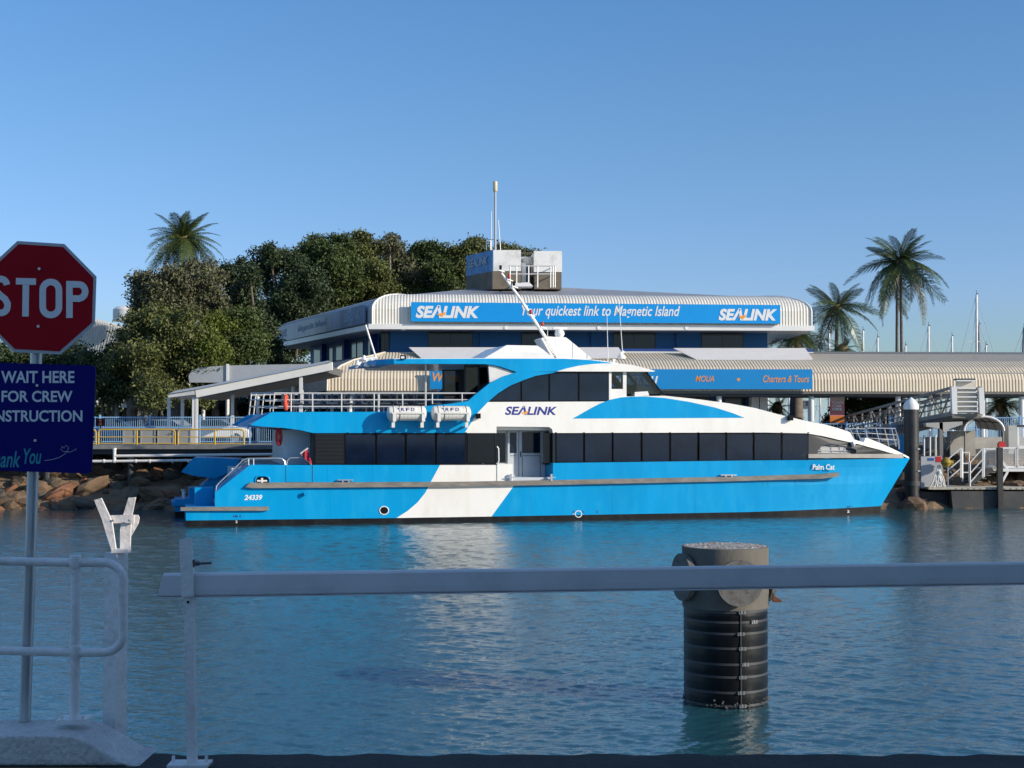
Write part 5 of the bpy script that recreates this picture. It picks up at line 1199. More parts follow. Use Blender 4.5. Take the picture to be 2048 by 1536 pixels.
b.build('rib', mat('rib_grey', (.45,.45,.44), .6), t, kind='stuff')
b = MB(True); c = P(264,612,188); z0 = P(0,645,188).z; b.lathe([(1.9,0),(1.9,P(0,622,188).z-z0),(1.5,P(0,617,188).z-z0),(0,P(0,613,188).z-z0)], (c.x,186,z0), 24); tu = b.build('turret', HW, t)
b = MB(True); p = P(263,627,184); b.tube([p,p+Vector((0,-.15,0))], .35, 14); b.build('round_window', DGREY, tu)
# ================================================================== TREES
BARK = mat('bark', (.16,.13,.10), .9, var=.3, scale=3, bump=.6, bscale=8)
BARKW = mat('pale_bark', (.34,.31,.27), .9, var=.3, scale=3)
def leafmat(nm, c):
    m = mat(nm, c, .55, var=.35, scale=.35, island=.28, spec=.35)
    return m
LFS = [leafmat('leaf_olive', (.100,.112,.030)), leafmat('leaf_green', (.060,.085,.020)), leafmat('leaf_dark', (.040,.060,.022)), leafmat('leaf_grey_green', (.115,.115,.058)), leafmat('leaf_lime', (.105,.135,.018))]
def crown_mesh(lobes, n, size=.22, clump=.55):
    sub_ = []
    for c,a,b_,d_ in lobes:
        sub_.append((c.x,c.y,c.z,a*.46,b_*.46,d_*.46)); k = int(9+3.5*a)
        for j in range(k):
            v = RNG.normal(size=3); v /= np.linalg.norm(v); r_ = RNG.uniform(.22,.38); e_ = RNG.uniform(.62,1.0)
            sub_.append((c.x+v[0]*a*e_, c.y+v[1]*b_*e_, c.z+v[2]*d_*e_, a*r_, b_*r_, d_*r_*.85))
    L_ = np.array(sub_); wgt = (L_[:,3]*L_[:,5])**1.0; wgt /= wgt.sum()
    per = 26; nc = n//per; li = RNG.choice(len(L_), nc, p=wgt)
    dr = RNG.normal(size=(nc,3)); dr /= np.linalg.norm(dr,axis=1)[:,None]; rad = RNG.uniform(.2,1.0,nc)**.4*(1+RNG.normal(0,.10,nc))
    cc = L_[li,:3]+dr*rad[:,None]*L_[li,3:6]
    pts = np.repeat(cc,per,0)+RNG.normal(size=(nc*per,3))*clump*np.array([1,1,.75])
    m = len(pts); s = size*RNG.uniform(.6,1.3,m)
    a = RNG.normal(size=(m,3)); a /= np.linalg.norm(a,axis=1)[:,None]; bb_ = np.cross(a, RNG.normal(size=(m,3))); bb_ /= np.linalg.norm(bb_,axis=1)[:,None]
    a *= s[:,None]; bb_ *= (s*.5)[:,None]
    V = np.stack([pts-a, pts-bb_*.9, pts+a, pts+bb_*.9],1).reshape(-1,3)
    return V, m
def fastmesh(name, V, m, mt):
    me = bpy.data.meshes.new(name); me.vertices.add(len(V)); me.vertices.foreach_set('co', V.astype(np.float32).ravel())
    me.loops.add(m*4); me.loops.foreach_set('vertex_index', np.arange(m*4, dtype=np.int32))
    me.polygons.add(m); me.polygons.foreach_set('loop_start', (np.arange(m)*4).astype(np.int32)); me.update(calc_edges=True)
    me.materials.append(mt); return me
def tree(lab, Y, lobes_px, base_px, mt, n, size=.22, grp='trees behind the terminal', bark=BARK, clump=.5, tr=.3, nm='broadleaf_tree'):
    base = P(base_px,860,Y); base.z = ZQ
    t = thing(nm, lab, 'tree', base, 0, grp)
    lobes = []
    for (x,y,rx,ry) in lobes_px:
        yy = Y+RNG.uniform(-2.2,2.2); c = P(x,y,yy); k = yy/FPX; lobes.append((c, rx*k, max(rx,ry)*k*.9, ry*k))
    V, m = crown_mesh(lobes, int(n*1.9), size*.58, clump*.58)
    me = fastmesh('crown', V-np.array(base), m, mt); o = bpy.data.objects.new('crown', me); COL.objects.link(o); o.parent = t
    top = min(lobes, key=lambda l: abs(l[0].x-base.x)+abs(l[0].z-8))[0]
    b = MB(True); fork = Vector((base.x+(top.x-base.x)*.25, Y, ZQ+2.2)); b.tube([base-Vector((0,0,.2)), base+(fork-base)*.5+Vector((.1,0,0)), fork], [tr*1.3,tr*.95,tr*.8], 10)
    tk = b.build('trunk', bark, t)
    for c,a,b_,d_ in lobes:
        q = MB(True); mid = fork.lerp(c,.5)+Vector((random.uniform(-.5,.5),0,random.uniform(-.2,.8))); q.tube([fork,mid,c,c+Vector((random.uniform(-.6,.6),0,d_*.7))], [tr*.6,tr*.4,tr*.22,.03], 7); q.build('limb', bark, t)
    return t
tree('bushy olive-brown tree at the left, in front of the others', 93, [(330,700,85,75),(265,725,65,60),(385,735,55,60),(300,660,50,45),(360,660,45,40),(240,760,45,45),(330,780,85,40),(400,690,38,40)], 262, LFS[0], 34000, .20)
tree('grey-green tree under the tall left palm', 101, [(350,580,60,48),(395,570,45,42),(305,580,38,42),(420,605,32,45),(350,640,70,50),(285,610,22,60),(430,650,30,50),(420,570,30,40)], 345, LFS[3], 27000, .22, bark=BARKW, clump=.45)
tree('dark slim tree right of the palm tree', 106, [(478,560,32,38),(500,620,34,60),(470,610,22,50),(520,680,38,60),(455,545,18,20),(500,548,18,20)], 498, LFS[2], 17000, .22, clump=.45)
tree('drooping mid-green tree beside the sloping shelter', 97, [(478,665,45,45),(450,700,45,40),(500,705,34,34),(430,720,30,28),(470,745,50,25)], 470, LFS[1], 17000, .2)
tree('bright lime young tree between the olive tree and the drooping one', 95, [(432,668,30,34),(425,705,30,36)], 428, LFS[4], 8000, .18)
tree('tall dark tree with a squared top, left of the building', 124, [(545,520,42,32),(575,560,55,50),(530,555,26,36),(560,630,48,50),(610,600,52,60),(590,680,60,40),(540,505,22,14)], 566, LFS[2], 26000, .24)
tree('broad green tree above the left roof corner', 130, [(640,500,42,30),(675,545,55,50),(620,540,40,40),(690,490,30,22),(660,610,65,45),(630,485,25,16)], 650, LFS[1], 25000, .24)
tree('olive round-topped tree above the roof, left of centre', 132, [(720,510,45,42),(750,560,45,45),(700,560,45,40),(715,485,28,18),(760,600,50,30)], 726, LFS[0], 20000, .24)
tree('grey-green tree above the white roof corner', 134, [(790,520,48,42),(815,560,48,40),(780,490,26,20),(770,560,40,40),(800,600,50,25)], 794, LFS[3], 20000, .24, bark=BARKW)
tree('mid-green tree left of the roof room', 134, [(855,530,40,38),(890,560,44,36),(850,505,26,20),(880,510,22,22),(850,585,50,25)], 865, LFS[1], 18000, .24)
tree('pale-barked olive tree touching the roof room', 135, [(935,500,40,28),(925,540,42,40),(960,490,24,16),(900,580,50,25),(965,520,25,30)], 922, LFS[0], 17000, .24, bark=BARKW)
tree('low tree crown peeping over the roof room', 142, [(1010,498,26,10),(1040,505,16,8),(1062,508,18,5),(1020,540,60,30)], 1020, LFS[0], 7000, .24)
tree('dark tree behind the stop sign pole', 99, [(60,745,80,45),(140,730,50,30),(0,720,60,35),(165,715,30,30),(60,790,110,40)], 90, LFS[2], 22000, .22)
tree('dark drooping tree under the white hall', 96, [(205,740,38,42),(230,720,25,25),(215,780,50,30)], 236, LFS[2], 14000, .2)
tree('shrubby dark tree under the walkway roof beyond the bow', 97, [(1745,805,52,22),(1770,820,50,24),(1710,818,30,22),(1680,835,30,18)], 1745, LFS[2], 12000, .16, grp='trees beyond the walkway', clump=.3, tr=.12)
tree('dark undergrowth tree behind the sloping shelter', 122, [(460,790,60,32),(560,750,60,40),(400,800,60,30),(580,800,50,30),(500,820,60,25),(620,760,40,40)], 520, LFS[2], 16000, .22)
t = thing('hedge', 'dark hedge and undergrowth behind the blue fence at the left', 'hedge', (P(250,850,106).x,106,ZQ))
V, m = crown_mesh([(P(x,842,108),2.6,1.6,1.6) for x in range(-200,640,50)], 22000, .24, .5); me = fastmesh('hedge_leaves', V-np.array(t.location), m, LFS[2]); o = bpy.data.objects.new('foliage', me); COL.objects.link(o); o.parent = t
TL = ('pale slim trunk nearest the blue sign of the left grove','dark slim trunk just right of the palest one near the blue sign','thin trunk left of the cream kiosk','thin dark trunk behind the cream kiosk window','pale trunk right of the cream kiosk',
      'dark trunk close behind the signal lamp','leaning dark trunk right beside the signal lamp','pale trunk just right of the first shelter post','dark trunk seen between the shelter posts')
for i,(x,Y_,y1) in enumerate(((234,95,700),(246,97,690),(262,93.5,760),(287,92.5,770),(318,94,780),(214,98,720),(205,95,740),(352,98,770),(372,96,760))):
    b = MB(True); a = P(x,870,Y_); a.z = ZQ-.1; c = P(x+(-6,8,14,-9,5,3,-5,6,-6)[i],y1,Y_); b.tube([a,a.lerp(c,.5)+Vector((.1,0,0)),c],[.17,.12,.08],8)
    tag(b.build('tree_trunk', BARKW if i in (0,4,7) else BARK), TL[i], 'tree trunk', 'slim trunks under the left canopy')
# ---------------- palms
PALML = [mat('palm_leaf', (.060,.085,.020), .4, var=.25, scale=.5, island=.25, spec=.5), mat('palm_leaf_old', (.10,.095,.035), .45, var=.25, scale=.5, island=.25, spec=.5)]
def frond_mesh(seed, L_=1., droop=1., m=0):
    rn = random.Random(seed); V = []; F = []; n = 60; pts = []
    for i in range(n+1):
        u_ = i/n; r_ = u_*L_*(1-.10*droop*u_); pts.append(Vector((r_, 0, .0 - droop*.62*L_*u_**2.0)))
    def q(a,b_,c,d_): o = len(V); V.extend((a,b_,c,d_)); F.append((o,o+1,o+2,o+3))
    for i in range(n):
        a, c = pts[i], pts[i+1]; w0 = .016*L_*(1-i/n)+.003; q(a-Vector((0,w0,0)),c-Vector((0,w0,0)),c+Vector((0,w0,0)),a+Vector((0,w0,0))); q(a-Vector((0,0,w0)),c-Vector((0,0,w0)),c+Vector((0,0,w0)),a+Vector((0,0,w0)))
        u_ = i/n
        if u_ < .10: continue
        ll = L_*.30*math.sin(math.pi*(.12+.83*u_))**.7*rn.uniform(.85,1.1)
        for sd in (-1,1):
            tz = -.55-.6*rn.random()*droop; dirv = Vector((.55,sd*.85,tz*.55)).normalized(); mid = a+dirv*ll*.5; end = mid+(dirv+Vector((.15,0,-.75*droop))).normalized()*ll*.5
            wv = (c-a).normalized()*.011*L_
            q(a-wv*.5,a+wv*.5,mid+wv*.8,mid-wv*.8); q(mid-wv*.8,mid+wv*.8,end+wv*.1,end-wv*.1)
    me = bpy.data.meshes.new('frond'); me.from_pydata([tuple(v) for v in V],[],F); me.materials.append(PALML[m]); return me
FRM = [frond_mesh(1,1,.75), frond_mesh(2,1,1.25), frond_mesh(3,1,1.55), frond_mesh(4,1,1.1), frond_mesh(5,1,1.6,1)]
PTR = mat('palm_trunk', (.17,.145,.12), .9, var=.25, scale=1.2, stretch=(1,1,5), bump=.8, bscale=3)
NUT = mat('coconut', (.10,.05,.02), .7, var=.3, scale=4)
def palm(lab, base, top, L_, n, seed, r0=.2, spread=1., nuts=10, nm='coconut_palm', grp='palms', up=.9):
    rn = random.Random(seed); base = Vector(base); top = Vector(top)
    t = thing(nm, lab, 'palm', base, 0, grp)
    b = MB(True); pts = []; rad = []
    for i in range(15):
        u_ = i/14; p = base.lerp(top,u_)+Vector((math.sin(u_*math.pi)*.10*(top.x-base.x),0,0)); pts.append(p); rad.append(r0*(1.35-.55*u_ if u_ > .06 else 1.7)*(1+.05*(i%2)))
    b.tube(pts,rad,12); b.build('trunk', PTR, t)
    for k in range(n):
        u_ = k/(n-1); el = (R(86-58*(u_/.5)) if u_ < .5 else R(24-66*(u_-.5)/.5*spread))+rn.uniform(-.1,.1); az = k*2.39996+rn.uniform(-.25,.25)
        kk = 0 if u_ < .3 else (1 if u_ < .6 else (3 if rn.random() < .4 else (2 if u_ < .85 else 4)))
        o = bpy.data.objects.new('frond', FRM[kk]); COL.objects.link(o); o.parent = t
        o.location = top-base+Vector((math.cos(az)*.12,math.sin(az)*.12,.1))
        o.rotation_euler = (rn.uniform(-.7,.7), -el*up, az); s = L_*rn.uniform(.85,1.08)*(.84 if u_ < .5 else 1.05); o.scale = (s,s,s)
    b = MB(True)
    b.lathe([(.1,-.5),(.34,-.25),(.38,.1),(.2,.45),(0,.5)], top, 10); b.build('crownshaft', mat('palm_heart', (.15,.11,.05), .8, var=.3, scale=3), t)
    for k in range(nuts):
        a = rn.uniform(0,6.28); q = MB(True); q.lathe([(0,-.15),(.1,-.1),(.13,0),(.1,.1),(0,.15)], top+Vector((.42*math.cos(a),.42*math.sin(a),-.35+rn.uniform(-.25,.2))), 8); q.build('coconut', NUT, t)
    return t
def gp(px,Y): p = P(px,860,Y); p.z = ZQ-.1; return p
palm('tall coconut palm standing above the left trees', gp(348,116), P(368,480,116), 3.3, 40, 3, nuts=6, r0=.14)
palm('tall coconut palm on the right with a full crown', gp(1806,112), P(1801,527,112), 3.7, 34, 12, r0=.12, nuts=12, spread=.95)
palm('twin coconut palm trunk leaning against the tall right palm', gp(1793,113), P(1794,532,113), 3.5, 7, 8, r0=.12, nuts=6, spread=1.05)
palm('shorter coconut palm between the roof end and the tall palm', gp(1668,108), P(1674,618,108), 3.1, 20, 21, r0=.15, nuts=5, spread=.98)
palm('squat feathery palm behind the end of the upper roof', gp(1592,104), P(1593,676,104), 2.6, 26, 5, r0=.42, nuts=0, nm='date_palm')
palm('small palm top just above the walkway roof', gp(1690,100), P(1686,700,100), 1.3, 14, 6, r0=.12, nuts=0, nm='small_palm', spread=.7)
palm('small green palm under the walkway roof at the far right', gp(2002,93), P(2002,812,93), 2.0, 20, 7, r0=.16, nuts=0, nm='small_palm')
palm('little palm beside the white cabinet beyond the bow', gp(1554,95), P(1554,818,95), 1.3, 14, 9, r0=.10, nuts=0, nm='small_palm')
# ================================================================== YACHTS
YW = mat('mast_white', (.80,.79,.77), .35)
def yacht(lab, px, ytop, Y, m=YW, rake=0, stays=((-1,1),)):
    base = P(px,860,Y); base.z = 0; top = P(px+rake,ytop,Y); t = thing('sailing_yacht', lab, 'yacht', base, 0, 'yachts beyond the walkway')
    h = top.z
    hb_ = MB(); prof = [(-5,1.2),(5.6,1.4),(4.2,0),(3.2,-.4),(-4,-.4),(-4.6,0)]
    hb_.prism([(base.x+a,c) for a,c in prof], Y-1.3, Y+1.3); hb_.prism([(base.x-2,1.3),(base.x+2.4,1.35),(base.x+1.6,1.85),(base.x-1.8,1.85)], Y-.8, Y+.8); hb_.build('hull', WHITE, t)
    b = MB(True); b.tube([Vector((base.x,Y,1)),top], [.15+.004*h,.09+.002*h], 8); b.build('mast', m, t)
    b = MB(True); b.tube([Vector((base.x,Y,2.4)),Vector((base.x-4,Y,2.5))], .11, 6); b.build('boom', YW, t)
    b = MB(True)
    for k in (.45,.72): b.tube([Vector((base.x-.9,Y,h*k)),Vector((base.x+.9,Y,h*k))], .035, 5)
    b.build('spreader', m, t)
    b = MB(True); b.tube([top,Vector((base.x-5,Y,1.2))], .028, 4); b.tube([top,Vector((base.x+5.5,Y,1.3))], .028, 4)
    for sx in (-.9,.9): b.tube([top-Vector((0,0,.4)),Vector((base.x+sx,Y,h*.45)),Vector((base.x+sx,Y,1.2))], .02, 4)
    b.build('stay', mat('stay_grey', (.45,.45,.46), .5), t)
    b = MB(True); b.tube([top,top+Vector((0,0,.5))], .03, 5); b.lathe([(.1,0),(.1,.1),(0,.12)], top+Vector((.12,0,.02)), 6); b.build('masthead_gear', DGREY, t)
for a in (('yacht mast left of the shorter palm, rising through its fronds',1658,645,170),('short yacht mast right of the shorter palm',1726,661,172),('yacht mast just left of the tall palm trunks',1755,675,168),('yacht mast close right of the tall palm trunks',1811,691,180),
          ('slim mast between the tall palm and the highest mast',1857,652,176),('short mast left of the highest mast',1904,672,184),('highest white yacht mast at the right',1953,589,170),('mast tip low on the right of the highest mast',1972,690,180),
          ('yacht behind the columns beyond the bow, first from the left',1535,765,172),('yacht behind the columns beyond the bow, near the cabinet',1560,758,176),('yacht mast seen by the small sign',1597,760,174),('yacht mast between cabinet and palm trunk',1578,765,182),
          ('yacht mast left of the pink banner',1640,770,178)): yacht(*a)
yacht('dark thin mast immediately right of the highest mast',1958,648,186, m=mat('mast_dark', (.15,.16,.18), .4))
yacht('dark raked mast at the right edge of the picture',2038,655,168, m=MATS['mast_dark'], rake=10)
# ================================================================== RIGHT: PONTOON, PILE, GANGWAY
YP = 74.0
PD = mat('pontoon_black', (.018,.018,.02), .7, var=.3, scale=1, dirt=(.05,.05,.05), dscale=2)
t = thing('pontoon', 'dark floating pontoon with a pale deck edge at the right', 'pontoon', P(1980,1000,YP+2))
def q3(px,py,Y=YP): return P(px,py,Y)
b = MB(); a = q3(1893,983); b.prism([(q3(1893,0).x,q3(0,982).z),(q3(1897,0).x,-.2),(40,-.2),(40,q3(0,985).z)], YP, YP+4); b.build('float', mat('float_grey', (.07,.07,.068), .85, var=.2, scale=1, dirt=(.15,.14,.12), dscale=1.5, damt=.4), t)
b = MB(); b.box((q3(1800,0).x,YP+.5,-.3),(q3(1893,0).x,YP+4,q3(0,985).z)); b.build('float_end', PD, t)
b = MB(); b.box((q3(1848,0).x,YP-.05,q3(0,979).z),(40,YP+4,q3(0,974.5).z)); b.build('deck', mat('deck_beige', (.46,.42,.34), .7, var=.15, scale=3), t)
b = MB()
for x in range(1902,2048,12): b.box((q3(x,0).x,YP-.08,q3(0,978).z),(q3(x+1.2,0).x,YP-.05,q3(0,976.6).z))
b.build('fixing', DGREY, t)
zd = q3(0,975).z
# black guide pile with white cone
c = P(1826,990,YP+.2); t = thing('guide_pile', 'black guide pile with a white conical cap beside the ferry bow', 'pile', (c.x,YP+.4,0))
rp_ = 14.5/FPX*YP
b = MB(True); b.lathe([(rp_,-1),(rp_,P(0,818,YP).z)], (c.x,YP+.4,0), 28); b.build('shaft', mat('pile_black', (.022,.021,.022), .45, var=.2, scale=1, dirt=(.07,.06,.055), dscale=1, damt=.5), t)
b = MB(True); z0 = P(0,818,YP).z; z1 = P(0,794,YP).z; b.lathe([(rp_*1.05,z0-.02),(rp_*1.05,z0+.22),(rp_*.7,z0+.42),(.08,z1-.05),(.02,z1)], (c.x,YP+.4,0), 28); b.build('cap', WHITE, t)
for y in (899,943):
    q = MB(); q.box((c.x+rp_*.55,YP+.02,P(0,y,YP).z),(c.x+rp_*.9,YP+.10,P(0,y,YP).z+.05)); q.build('depth_mark', WHITE, t)
for y in (972,):
    q = MB(True); q.lathe([(rp_*1.12,0),(rp_*1.12,.25)], (c.x,YP+.4,P(0,y,YP).z), 20); q.build('guide_ring', DGREY, t)
# gangway from the quay down to the pontoon end
GA = mat('gangway_alu', (.30,.28,.25), .5, .2, var=.1)
GS = mat('gangway_shade', (.20,.19,.175), .6, .1, var=.1)  # darker copy of the gangway metal, shade put into its colour
gA0 = P(1905,828,75.4); gA1 = P(1905,775,75.4); gB0 = P(1645,874,95); gB1 = P(1645,846,95)
wv = Vector((P(1966,828,75.4).x-gA0.x,.25,0)); wB = Vector((1.5,.4,0))
t = thing('gangway', 'sloping lattice gangway with an open stepped end, climbing right from the quay', 'gangway', (gA0+gB0)/2)
for side,(o0,o1) in enumerate(((Vector(),Vector()),(wv,wB))):
    b = MB(); A0 = gA0+o0; A1 = gA1+o0; B0 = gB0+o1; B1 = gB1+o1
    b.bar(A0,B0,.14,.20); b.bar(A1,B1,.12,.14); b.build('chord', GA, t)
    n = 14; b = MB()
    for k in range(n+1):
        u_ = k/n; b.bar(A0.lerp(B0,u_),A1.lerp(B1,u_),.09,.09)
        if k < n: b.bar(A0.lerp(B0,u_) if k % 2 else A1.lerp(B1,u_), A1.lerp(B1,(k+1)/n) if k % 2 else A0.lerp(B0,(k+1)/n), .06,.07)
    b.build('lattice', GA, t)
    b = MB()
    for v in (.3,.55,.78): b.bar(A0.lerp(A1,v)+Vector((.03,.05,0)),B0.lerp(B1,v)+Vector((.03,.05,0)),.04,.05)
    b.build('side_rail', GS, t)
b = MB(); A = [gA0,gA0+wv,gB0+wB,gB0]; b.poly3([p+Vector((0,0,.02)) for p in A],[p-Vector((0,0,.12)) for p in A]); b.build('floor', GS, t)
mid0 = P(1850,843,77.5)
b = MB(); A = [P(1700,862,90),P(1850,846,77.2),P(1905,829,75.5),P(1968,829,75.6),P(1968,833,75.6),P(1850,855,77.2),P(1720,872,90)]
b.poly3([gA0-Vector((0,0,.12)),gA0+wv-Vector((0,0,.12)),gB0+wB-Vector((0,0,.12)),gB0-Vector((0,0,.12))],[gA0-Vector((0,0,.22)),gA0+wv-Vector((0,0,.22)),gB0+wB-Vector((0,0,.7)),gB0-Vector((0,0,.7))]); b.build('under_girder', mat('girder_dark', (.12,.12,.115), .7), t)
def e3(px,py,dy=0.): return P(px,py,75.2+dy)
b = MB(); A = [e3(1903,774),e3(1914,773),e3(1915,828),e3(1905,828)]; b.poly3(A,[p+Vector((0,.3,0)) for p in A]); b.build('end_cheek', WHITE, t); b = MB(); A = [e3(1958,775),e3(1968,776),e3(1970,828),e3(1960,828)]; b.poly3(A,[p+Vector((0,.3,0)) for p in A]); b.build('end_cheek', WHITE, t)
b = MB(); A = [e3(1913,759,.3),e3(1950,759,.3),e3(1955,826,.3),e3(1915,826,.3)]; b.poly3(A,[p+Vector((0,.08,0)) for p in A]); b.build('end_board', mat('end_board_cream', (.62,.57,.48), .6), t)
for k,y in enumerate((760,775,783,792.5,802,811.5,821)):
    b = MB(); A = [e3(1913+k*.4,y),e3(1951+k*.8,y),e3(1951+k*.8,y+2.6),e3(1913+k*.4,y+2.6)]; b.poly3(A,[p+Vector((0,.26,0)) for p in A]); b.build('tread', WHITE, t)
b = MB(); A = [e3(1913,757),e3(1951,757),e3(1951,760),e3(1913,760)]; b.poly3(A,[p+Vector((0,.5,0)) for p in A]); b.build('end_cap', DGREY, t)
# supporting portal
t = thing('gangway_support', 'steel portal frame with a cantilever arm carrying the gangway end', 'support frame', P(1890,975,75.6))
b = MB(); b.box((q3(1886,0).x,75.3,zd),(q3(1893,0).x,75.6,P(0,845,75.4).z)); b.build('post', GS, t)
b = MB(); A = [P(1852,846,75.3),P(1925,843,75.3),P(1925,849,75.3),P(1899,858,75.3),P(1890,866,75.3),P(1882,858,75.3),P(1853,853,75.3)]; b.poly3(A,[p+Vector((0,.5,0)) for p in A]); b.build('arm', mat('arm_grey', (.42,.41,.38), .6, var=.1), t)
b = MB(); b.bar(P(1893,900,75.4),P(1925,850,75.4),.06,.06); b.bar(P(1893,886,75.4),P(1880,860,75.4),.06,.06); b.build('brace', DGREY, t)
# curved canopy
t = thing('curved_canopy', 'small curved corrugated canopy with a white rim beside the gangway end', 'canopy', P(1968,870,77))
pr_ = arc(1968,862,40,29,180,360,14)
b = MB(); n = 0
A = [P(x,y,76.6) for x,y in pr_]; Bq = [p+Vector((-.5,2.8,.15)) for p in A]; b.grid([A,Bq]); o = b.build('sheet', mat('canopy_sheet', (.40,.39,.36), .6, var=.1), t, recalc=False); so_ = o.modifiers.new('s','SOLIDIFY'); so_.thickness = .03
b = MB(True); b.tube([P(x,y,76.5) for x,y in pr_], .06, 8); b.build('rim', WHITE, t)
b = MB(True)
for dx in (.8,1.6,2.4): b.tube([p+Vector((-.5*dx/2.8,dx,.13*dx/2.8-.04)) for p in A], .03, 5)
for k in (3,7,11): b.tube([A[k]-Vector((0,0,.05)),Bq[k]-Vector((0,0,.05))], .03, 5)
b.build('rib', DGREY, t)
for x in (1930,2006): b = MB(True); b.tube([P(x,863,76.6),P(x,930,76.6)], .05, 6); b.build('post', GS, t)
# pontoon furniture
t = thing('grey_screen', 'flat grey screen panel with a small red notice standing on the pontoon', 'screen', P(1864,975,74.6))
b = MB(); A = [P(1842,913,74.6),P(1884,912,74.6),P(1887,976,74.6),P(1842,976,74.6)]; b.poly3(A,[p+Vector((0,.15,0)) for p in A]); b.build('panel', mat('screen_grey', (.42,.44,.46), .6, var=.05), t)
b = MB(); A = [P(1872,913,74.58),P(1883,913,74.58),P(1883,924,74.58),P(1872,924,74.58)]; b.poly3(A,[p+Vector((0,.015,0)) for p in A]); b.build('red_notice', RED, t)
b = MB(); A = [P(1856,916,74.58),P(1868,916,74.58),P(1868,921,74.58),P(1856,921,74.58)]; b.poly3(A,[p+Vector((0,.015,0)) for p in A]); b.build('blue_notice', mat('notice_blue', (.03,.10,.35), .5), t)
t = thing('rope_bundle', 'bundle of white mooring ropes hanging on the pontoon post', 'rope', P(1880,976,74.2))
rn = random.Random(3)
for k in range(11):
    b = MB(True); x = 1877+rn.uniform(-2,4); pts = []
    for j in range(9):
        u_ = j/8; pts.append(P(x+(-16+k*3.0)*u_**1.1+rn.uniform(-1.5,1.5), 931+43*u_+rn.uniform(-1,1), 74.15+rn.uniform(-.05,.05)))
    b.tube(pts,.035,6); b.build('strand', mat('rope_white', (.70,.68,.64), .8, var=.15, scale=6), t)
t = thing('yellow_buoy', 'mustard yellow float hanging at the pontoon corner post', 'float', P(1893,930,74.2))
b = MB(True); b.lathe([(0,-.26),(.18,-.2),(.28,0),(.2,.18),(.05,.28),(0,.28)], P(1892,925,74.1), 14); b.tube([P(1884,924,74.1),P(1906,926,74.1)], .13, 8); b.build('float', mat('buoy_yellow', (.30,.20,.02), .6, var=.3, scale=3), t)
def srail(lab, pts, Y, nm='stair_rail'):
    t = thing(nm, lab, 'railing', P(pts[0][0],975,Y), 0, 'pale railings on the pontoon')
    for dy in (0,22,40):
        b = MB(True); b.tube([P(x,y+dy,Y) for x,y in pts], .035, 6); b.build('rail', WHITE, t)
    for x,y in pts: b = MB(True); b.tube([P(x,y,Y),P(x,y+58 if y < 920 else 975,Y)], .04, 6); b.build('post', WHITE, t)
srail('short pale stair rail sloping up from the pontoon, nearest the ropes', [(1896,918),(1921,897),(1924,897)], 75)
srail('pale stair rail sloping up to the mesh landing', [(1940,925),(1965,897),(1968,896)], 75.2)
srail('low pale rail between the two stair rails', [(1925,905),(1938,905)], 76.2)
# stair stringers in the dark below
t = thing('pontoon_stairs', 'short flight of steps between the pontoon and the mesh landing', 'stairs', P(1950,970,76))
for k in range(5):
    b = MB(); a = P(1935+k*9,968-k*6,75.8); b.box((a.x,75.7,a.z-.04),(a.x+.5,77,a.z)); b.build('step', GS, t)
b = MB(); b.bar(P(1932,973,75.7),P(1985,938,75.7),.06,.22); b.bar(P(1932,973,77),P(1985,938,77),.06,.22); b.build('stringer', DGREY, t)
# landing with wire mesh
t = thing('mesh_landing', 'landing with white framed wire mesh sides and a brace below at the far right', 'landing', P(2030,940,76))
b = MB(); b.box((P(1968,0,76).x,75.8,P(0,942,76).z),(36,79,P(0,937,76).z)); b.build('floor', mat('landing_edge', (.50,.47,.38), .7), t)
def meshpanel(x0,y0,x1,y1,Y):
    b = MB(); 
    for x in (x0,x1): b.bar(P(x,y0,Y),P(x,y1,Y),.09,.09)
    for y in (y0,y1): b.bar(P(x0,y,Y),P(x1,y,Y),.09,.09)
    fr = b.build('frame', WHITE, t)
    b = MB(); st = 6; w0 = x1-x0; h0 = y1-y0
    for k in range(-int(h0//st)-1,int(w0//st)+2):
        for sg in (1,-1):
            # diagonal through (x0+k*st, y0) sloping sg
            xs = x0+k*st if sg > 0 else x0+(k*st)+h0
            xa, ya = xs, y0; xb, yb = xs+sg*h0, y1
            def clip(xa,ya,xb,yb):
                if xa > xb: xa,ya,xb,yb = xb,yb,xa,ya
                if xb <= x0 or xa >= x1 or xb == xa: return None
                if xa < x0: ya += (yb-ya)*(x0-xa)/(xb-xa); xa = x0
                if xb > x1: yb = ya+(yb-ya)*(x1-xa)/(xb-xa); xb = x1
                return xa,ya,xb,yb
            c = clip(xa,ya,xb,yb)
            if c: b.bar(P(c[0],c[1],Y),P(c[2],c[3],Y),.022,.022)
    b.build('mesh', WHITE, fr, kind='stuff')
meshpanel(1970,898,1992,932,76.2); meshpanel(1999,896,2032,934,75.9); meshpanel(2034,896,2100,934,75.9)
b = MB(); b.bar(P(1996,913,75.8),P(2016,940,75.8),.10,.12); b.bar(P(2016,941,75.8),P(1999,974,75.8),.10,.12); b.bar(P(1997,940,75.8),P(2100,940,75.8),.12,.16); b.build('brace', WHITE, t)
t = thing('timber_fender_pile', 'dark square fender post at the front of the mesh landing', 'post', P(1990,980,73.8))
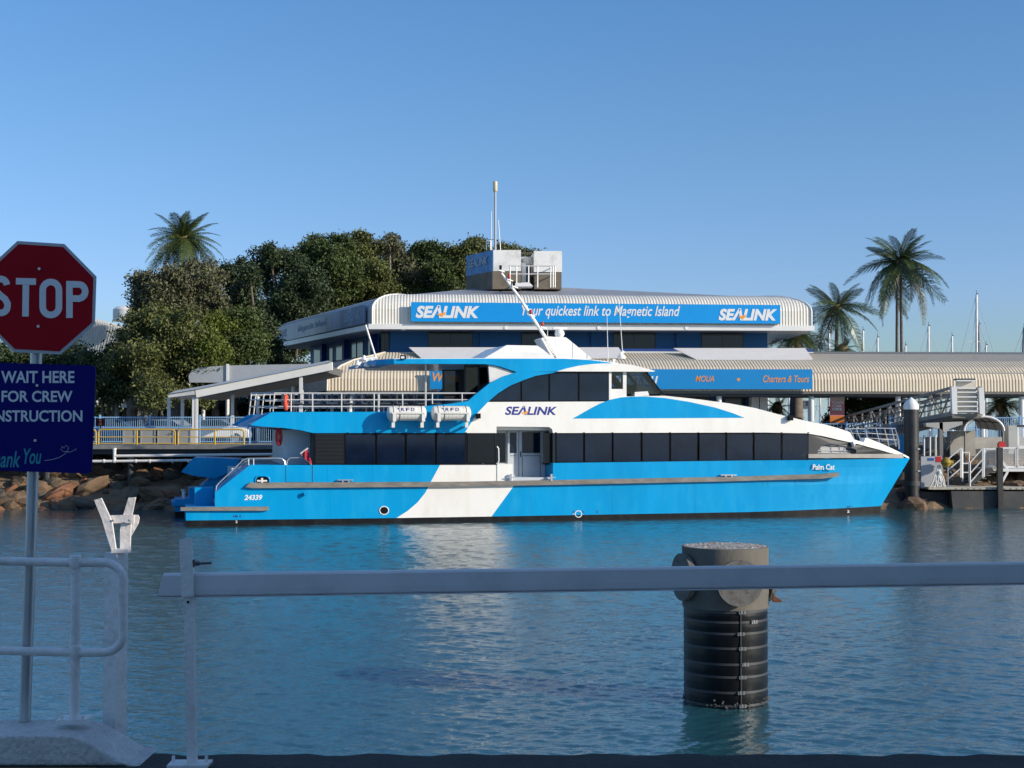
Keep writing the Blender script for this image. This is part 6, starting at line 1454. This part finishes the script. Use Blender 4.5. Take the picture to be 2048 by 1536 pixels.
b = MB(); b.box((P(1985,0,73.8).x,73.7,-.2),(P(1995,0,73.8).x,73.95,P(0,895,73.8).z)); b.build('post', mat('timber_dark', (.05,.048,.045), .8, var=.3, scale=3), t)
t = thing('hose_reel', 'red hose reel standing on the mesh landing', 'hose reel', P(2003,893,76.6))
b = MB(True); c = P(2003,890,76.6); b.tube([c+Vector((0,-.12,0)),c+Vector((0,.12,0))], .2, 16); b.tube([c+Vector((0,.0,-.6)),c], .04, 6); b.build('reel', RED, t)
t = thing('steel_cabinet', 'grey steel cabinet beside the wire cage at the right edge', 'cabinet', P(2025,893,77))
b = MB(); a = P(2017,851,77); c = P(2034,893,77); b.box((a.x,77,c.z-.4),(c.x,78,a.z)); b.build('case', mat('cabinet_grey', (.50,.49,.45), .5, .2), t)
t = thing('wire_cage', 'wire mesh cage with a dark top at the right edge', 'cage', P(2045,893,77.2))
meshpanel(2036,853,2100,893,77.2); b = MB(); b.bar(P(2034,852,77.2),P(2100,852,77.2),.1,.12); b.build('top_bar', DGREY, t)
# low grey wall, bench and bollards behind the pontoon
t = thing('mooring_dolphin_wall', 'low grey concrete wall with steps behind the pontoon', 'wall', P(1930,890,80))
b = MB(); b.box((P(1846,0,80).x,80,2.6),(P(2100,0,80).x,80.4,P(0,874,80).z)); b.box((P(1890,0,79.6).x,79.4,2.6),(P(1940,0,79.6).x,80,P(0,862,79.6).z)); b.build('wall', mat('pale_concrete', (.42,.40,.36), .85, var=.15), t)
for i,x in enumerate((1848,1860,1871,1880)):
    t = thing('pontoon_post', ('thin pale post at the left edge of the grey screen, close to the guide pile','second thin pale post behind the grey screen from the guide pile','third thin pale post behind the grey screen from the guide pile','thin pale post behind the screen, nearest the portal frame')[i], 'post', P(x,912,77), 0, 'rail posts behind the grey screen')
    b = MB(True); b.tube([P(x,912,77),P(x,862 if i % 2 else 870,77)], .05, 6); b.build('tube', WHITE, t)
b = MB(); b.box((P(1790,0,79).x,78.8,1.5),(P(1812,0,79).x,79.2,P(0,870,79).z)); tag(b.build('blue_panel', mat('panel_blue', (.01,.22,.48), .5)), 'bright blue panel between the ferry bow rail and the guide pile', 'panel')
